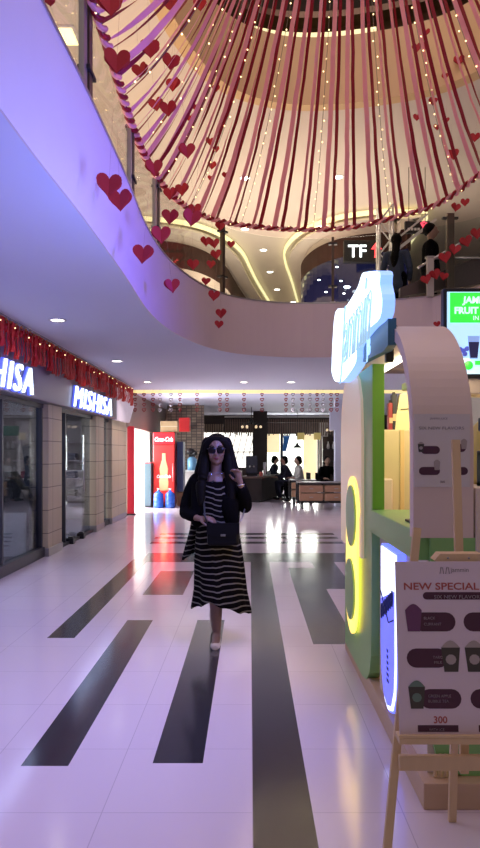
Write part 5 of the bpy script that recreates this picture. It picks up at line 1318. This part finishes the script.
# things in the kiosk
t = thing('paper_sack', 'folded cream paper sack standing on the kiosk back partition', 'bag', (1.09, 5.0, 1.645))
b = MB(); b.loft([[(x*s1+dx, y*s1, z) for x, y in ((-.05, -.035), (.05, -.035), (.05, .035), (-.05, .035))] for z, s1, dx in ((0, 1, -.01), (.12, .98, 0), (.135, .92, .0), (.15, .95, .005), (.25, .8, .015), (.262, .4, .02))], mat('cream_paper', (.78, .70, .42), .6), smooth=False); lpart('sack', b, t)
b = MB(); b.tube([(-.02, -.036, .145), (.02, -.036, .147), (.04, -.036, .15)], .003, M_dgrey, n=5); lpart('fold_line', b, t)
for k, (px, c1, lab) in enumerate(((388.5, (.35, .04, .05), 'dark red carton at the left on the kiosk back partition'), (392, (.03, .03, .045), 'tall black carton beside the cream sack on the kiosk partition'))):
    p = at(px, 430, 5.0); t = thing('drink_carton', lab, 'carton', (p.x+.012, 5.0, 1.645)); hh = .19+.06*k
    b = MB(); b.box(-.018, .018, -.03, .03, 0, hh, mat('carton_%d_print' % k, c1, .4), .003); lpart('pack', b, t)
    b = MB(); b.box(-.012, .012, -.0325, -.0295, hh*.25, hh*.45, mat('cream_print', (.7, .5, .3), .5)); lpart('label_print', b, t)
    b = MB(); b.box(-.01, .01, -.01, .01, hh, hh+.02, M_black, .002); lpart('cap', b, t)
t = thing('plastic_sack', 'yellow plastic sack on the kiosk front counter right of the arch', 'bag', (1.16, 3.3, 1.335))
b = MB(); b.loft([[(rx*math.cos(a)*(1+.08*math.sin(4*a)), .08*rx/.14*math.sin(a), z) for a in [2*PI*j/20 for j in range(20)]] for z, rx in ((0, .12), (.05, .145), (.18, .14), (.27, .11), (.33, .05), (.35, .03))], mat('yellow_film', (.80, .66, .22), .35, noise=.1)); lpart('sack', b, t)
b = MB(); b.lathe((0, 0, .34), [(.03, 0), (.045, .03), (.02, .04)], MATS['yellow_film'], 12); lpart('knot', b, t)
b = MB(); b.box(1.0, 3.0, 2.984, 3.5, 1.29, 1.335, M_cream, .004); part('counter_top', b, K)
t = thing('blender_machine', 'black framed machine on the kiosk counter at the right edge', 'machine', (1.12, 3.12, 1.335))
b = MB(); 
for x in (-.10, .10): b.box(x-.01, x+.01, -.05, .0, 0, .15, M_black, .003)
b.box(-.11, .11, -.05, 0, .13, .155, M_black, .004); b.box(-.11, .11, -.05, 0, 0, .02, M_black, .004); lpart('frame', b, t)
b = MB(); b.box(-.09, .09, -.03, -.02, .02, .13, mat('olive_panel', (.16, .14, .06), .3)); lpart('window', b, t)
b = MB(); b.tube([(-.10, -.06, .28), (-.085, -.06, .20), (-.05, -.05, .15)], .010, M_black, n=8); b.box(-.12, -.085, -.075, -.045, .24, .30, M_black, .006); lpart('hose', b, t)
t = thing('tap_clip', 'small dark clip lying on the kiosk sill beside the arch', 'clip', (.80, 3.35, 1.15))
b = MB(); b.box(-.05, .06, -.12, .04, 0, .012, mat('dark_green_plastic', (.02, .06, .03), .4), .003); lpart('base', b, t)
b = MB(); b.tube([(.05, -.2, .0), (.05, -.2, .06), (.03, -.16, .07), (.04, -.1, .01)], .008, M_black, n=6); lpart('wire_loop', b, t)

# ================================================================== EASEL AND POSTER BOARD
E = thing('wooden_easel', 'pale pine easel in the foreground holding the drinks poster', 'easel', (.73, 2.5, 0))
def ebar(name, p, q, w1, w2, label=None):
    b = MB(); b.bar(p, q, w1, w2, M_pine); part(name, b, E, label=label)
Lf = Vector((.445, 2.345, 0)); Lt = at(417, 528, 2.60); Rf = Vector((1.0, 2.345, 0)); Rt = Vector((.93, 2.60, Lt.z))
ebar('leg', Lf, Lt, .028, .02); ebar('leg', Rf, Rt, .028, .02)
mt = at(455.5, 440, 2.66); mb_ = at(460, 562, 2.58)
ebar('mast', mb_-Vector((0, 0, .12)), mt, .030, .018)
rf = at(452, 822, 2.815); rf.z = 0
ebar('leg', rf, at(457, 640, 2.66), .030, .02, 'rear leg')
cb0 = at(400, 765, 2.385); cb1 = Vector((.985, 2.40, cb0.z))
b = MB(); b.box(cb0.x, cb1.x, 2.395, 2.415, cb0.z-.026, cb0.z+.026, M_pine, .003); part('crossbar', b, E)
b = MB(); b.box(.50, .98, 2.345, 2.41, .502, .524, M_pine, .003); b.box(.50, .98, 2.345, 2.355, .524, .534, M_pine, .002); part('ledge', b, E)
b = MB(); p = at(437, 741, 2.43); b.box(p.x, p.x+.18, 2.42, 2.45, .475, .502, M_pine, .004); b.box(p.x+.085, p.x+.115, 2.44, 2.46, .36, .48, M_pine, .003); part('lower_bracket', b, E)
p0 = at(433, 563, 2.49); p1 = at(486, 553, 2.49)
b = MB(); b.prism([(p0.x, p0.z+.012), (p0.x+.02, p0.z), (p1.x-.02, p0.z), (p1.x, p0.z+.012), (p1.x-.02, p1.z), (p0.x+.02, p1.z)], 2.47, 2.53, 'Y', M_pine); cl = part('top_clamp', b, E)
b = MB()
for px in (448, 469): q = at(px, 558, 2.468); b.cyl((q.x, 2.466, q.z), (q.x, 2.472, q.z), .004, M_steel, n=8)
part('screw', b, cl)
tilt = math.atan2(.075, .575)
bx = at(460.5, 0, 2.40).x
B = thing('poster_board', 'pale drinks poster headed NEW SPECIAL standing on the easel ledge', 'poster', (bx, 2.375, .525)); B.rotation_euler = (-tilt, 0, 0)
BW = .214; BH = .580
b = MB(); b.box(-BW, BW, 0, .006, .0, BH, M_paper, .001); pp = lpart('board', b, B)
def V(px, py): return (px-458)*.00345, (731-py)*.00338
def ptext(body, px, py, size, m, width=None, bold=0):
    x, z = V(px, py); o = text('lettering', body, size, face_cam(x, -.0006, z), m, B, .0004, bold=bold, world=False, width=width); return o
ptext('NEW SPECIAL', 403.5, 588, .034, M_redink, .262, .0006)
b = MB(); x0_, z0_ = V(423, 598); x1_, z1_ = V(493, 590.5); pill(b, x0_, x1_, z0_, z1_, -.0008, 0, M_plum); lpart('heading_bar', b, B)
M_pt = mat('pale_print', (.55, .48, .52), .5)
ptx = lambda s_, px, py, sz, w_=None: [setattr(v.co, 'y', -.0013) or v for v in text('lettering', s_, sz, face_cam(*[V(px, py)[0], -.0013, V(px, py)[1]]), M_pt, B, .0002, world=False, width=w_).data.vertices]
ptx('SIX NEW FLAVORS', 434, 597, .017, .168)
rowpx = [(425, 455, 621, 'BLACK', 'CURRANT'), (407, 444, 657, 'TARO', 'MILK'), (423, 458, 695, 'GREEN APPLE', 'BUBBLE TEA')]
for (a_0, a_1, py) in ((412, 455, 621), (405, 446, 657), (417, 458, 697), (463, 505, 621), (470, 512, 657), (467, 508, 697)):
    x0_, z0_ = V(a_0, py+9); x1_, z1_ = V(a_1, py-10); b = MB(); pill(b, x0_, x1_, z0_, z1_, -.0008, 0, M_plum); lpart('flavour_pill', b, B)
for px, py, m, m2 in ((413, 630, M_c1, M_c1), (449, 670, M_c3, M_c2), (414, 706, M_c3, M_c4), (472.5, 670, M_c3, M_c2), (507, 630, M_c1, M_c2), (510, 706, M_c3, M_c4)):
    x, z = V(px, py); b = MB(); cup(b, x, z, .096 if py != 670 else .108, -.0009, m, m2); lpart('cup_picture', b, B)
for s1_, px, py in (('BLACK', 423, 618), ('CURRANT', 423, 624), ('TARO', 431, 657), ('MILK', 432, 662), ('GREEN APPLE', 425, 695), ('BUBBLE TEA', 425, 700)): ptx(s1_, px, py, .013)
ptext('300', 429.5, 720, .032, M_redink, None, .0006)
ptx_ = None
b = MB()
for a_0, a_1 in ((414, 454), (474, 514)):
    x0_, z0_ = V(a_0, 728.5); x1_, z1_ = V(a_1, 722); b = MB(); b.box(x0_, x1_, -.0008, 0, z0_, z1_, M_plum); lpart('price_bar', b, B)
ptx('WITH ICE', 425, 727.5, .012)
b = MB(); x, z = V(441, 572)
for dx in (0, .02): b.tube([(x+dx, -.001, z), (x+dx+.004, -.001, z+.022), (x+dx+.010, -.001, z+.022), (x+dx+.013, -.001, z)], .0012, M_gink, n=5)
lpart('logo_mark', b, B)
ptext('jammin', 452, 570, .022, M_gink)

# clean up helper material
bpy.data.materials.remove(MATS.pop('white_tile_floor_stub'))
bpy.context.view_layer.update()
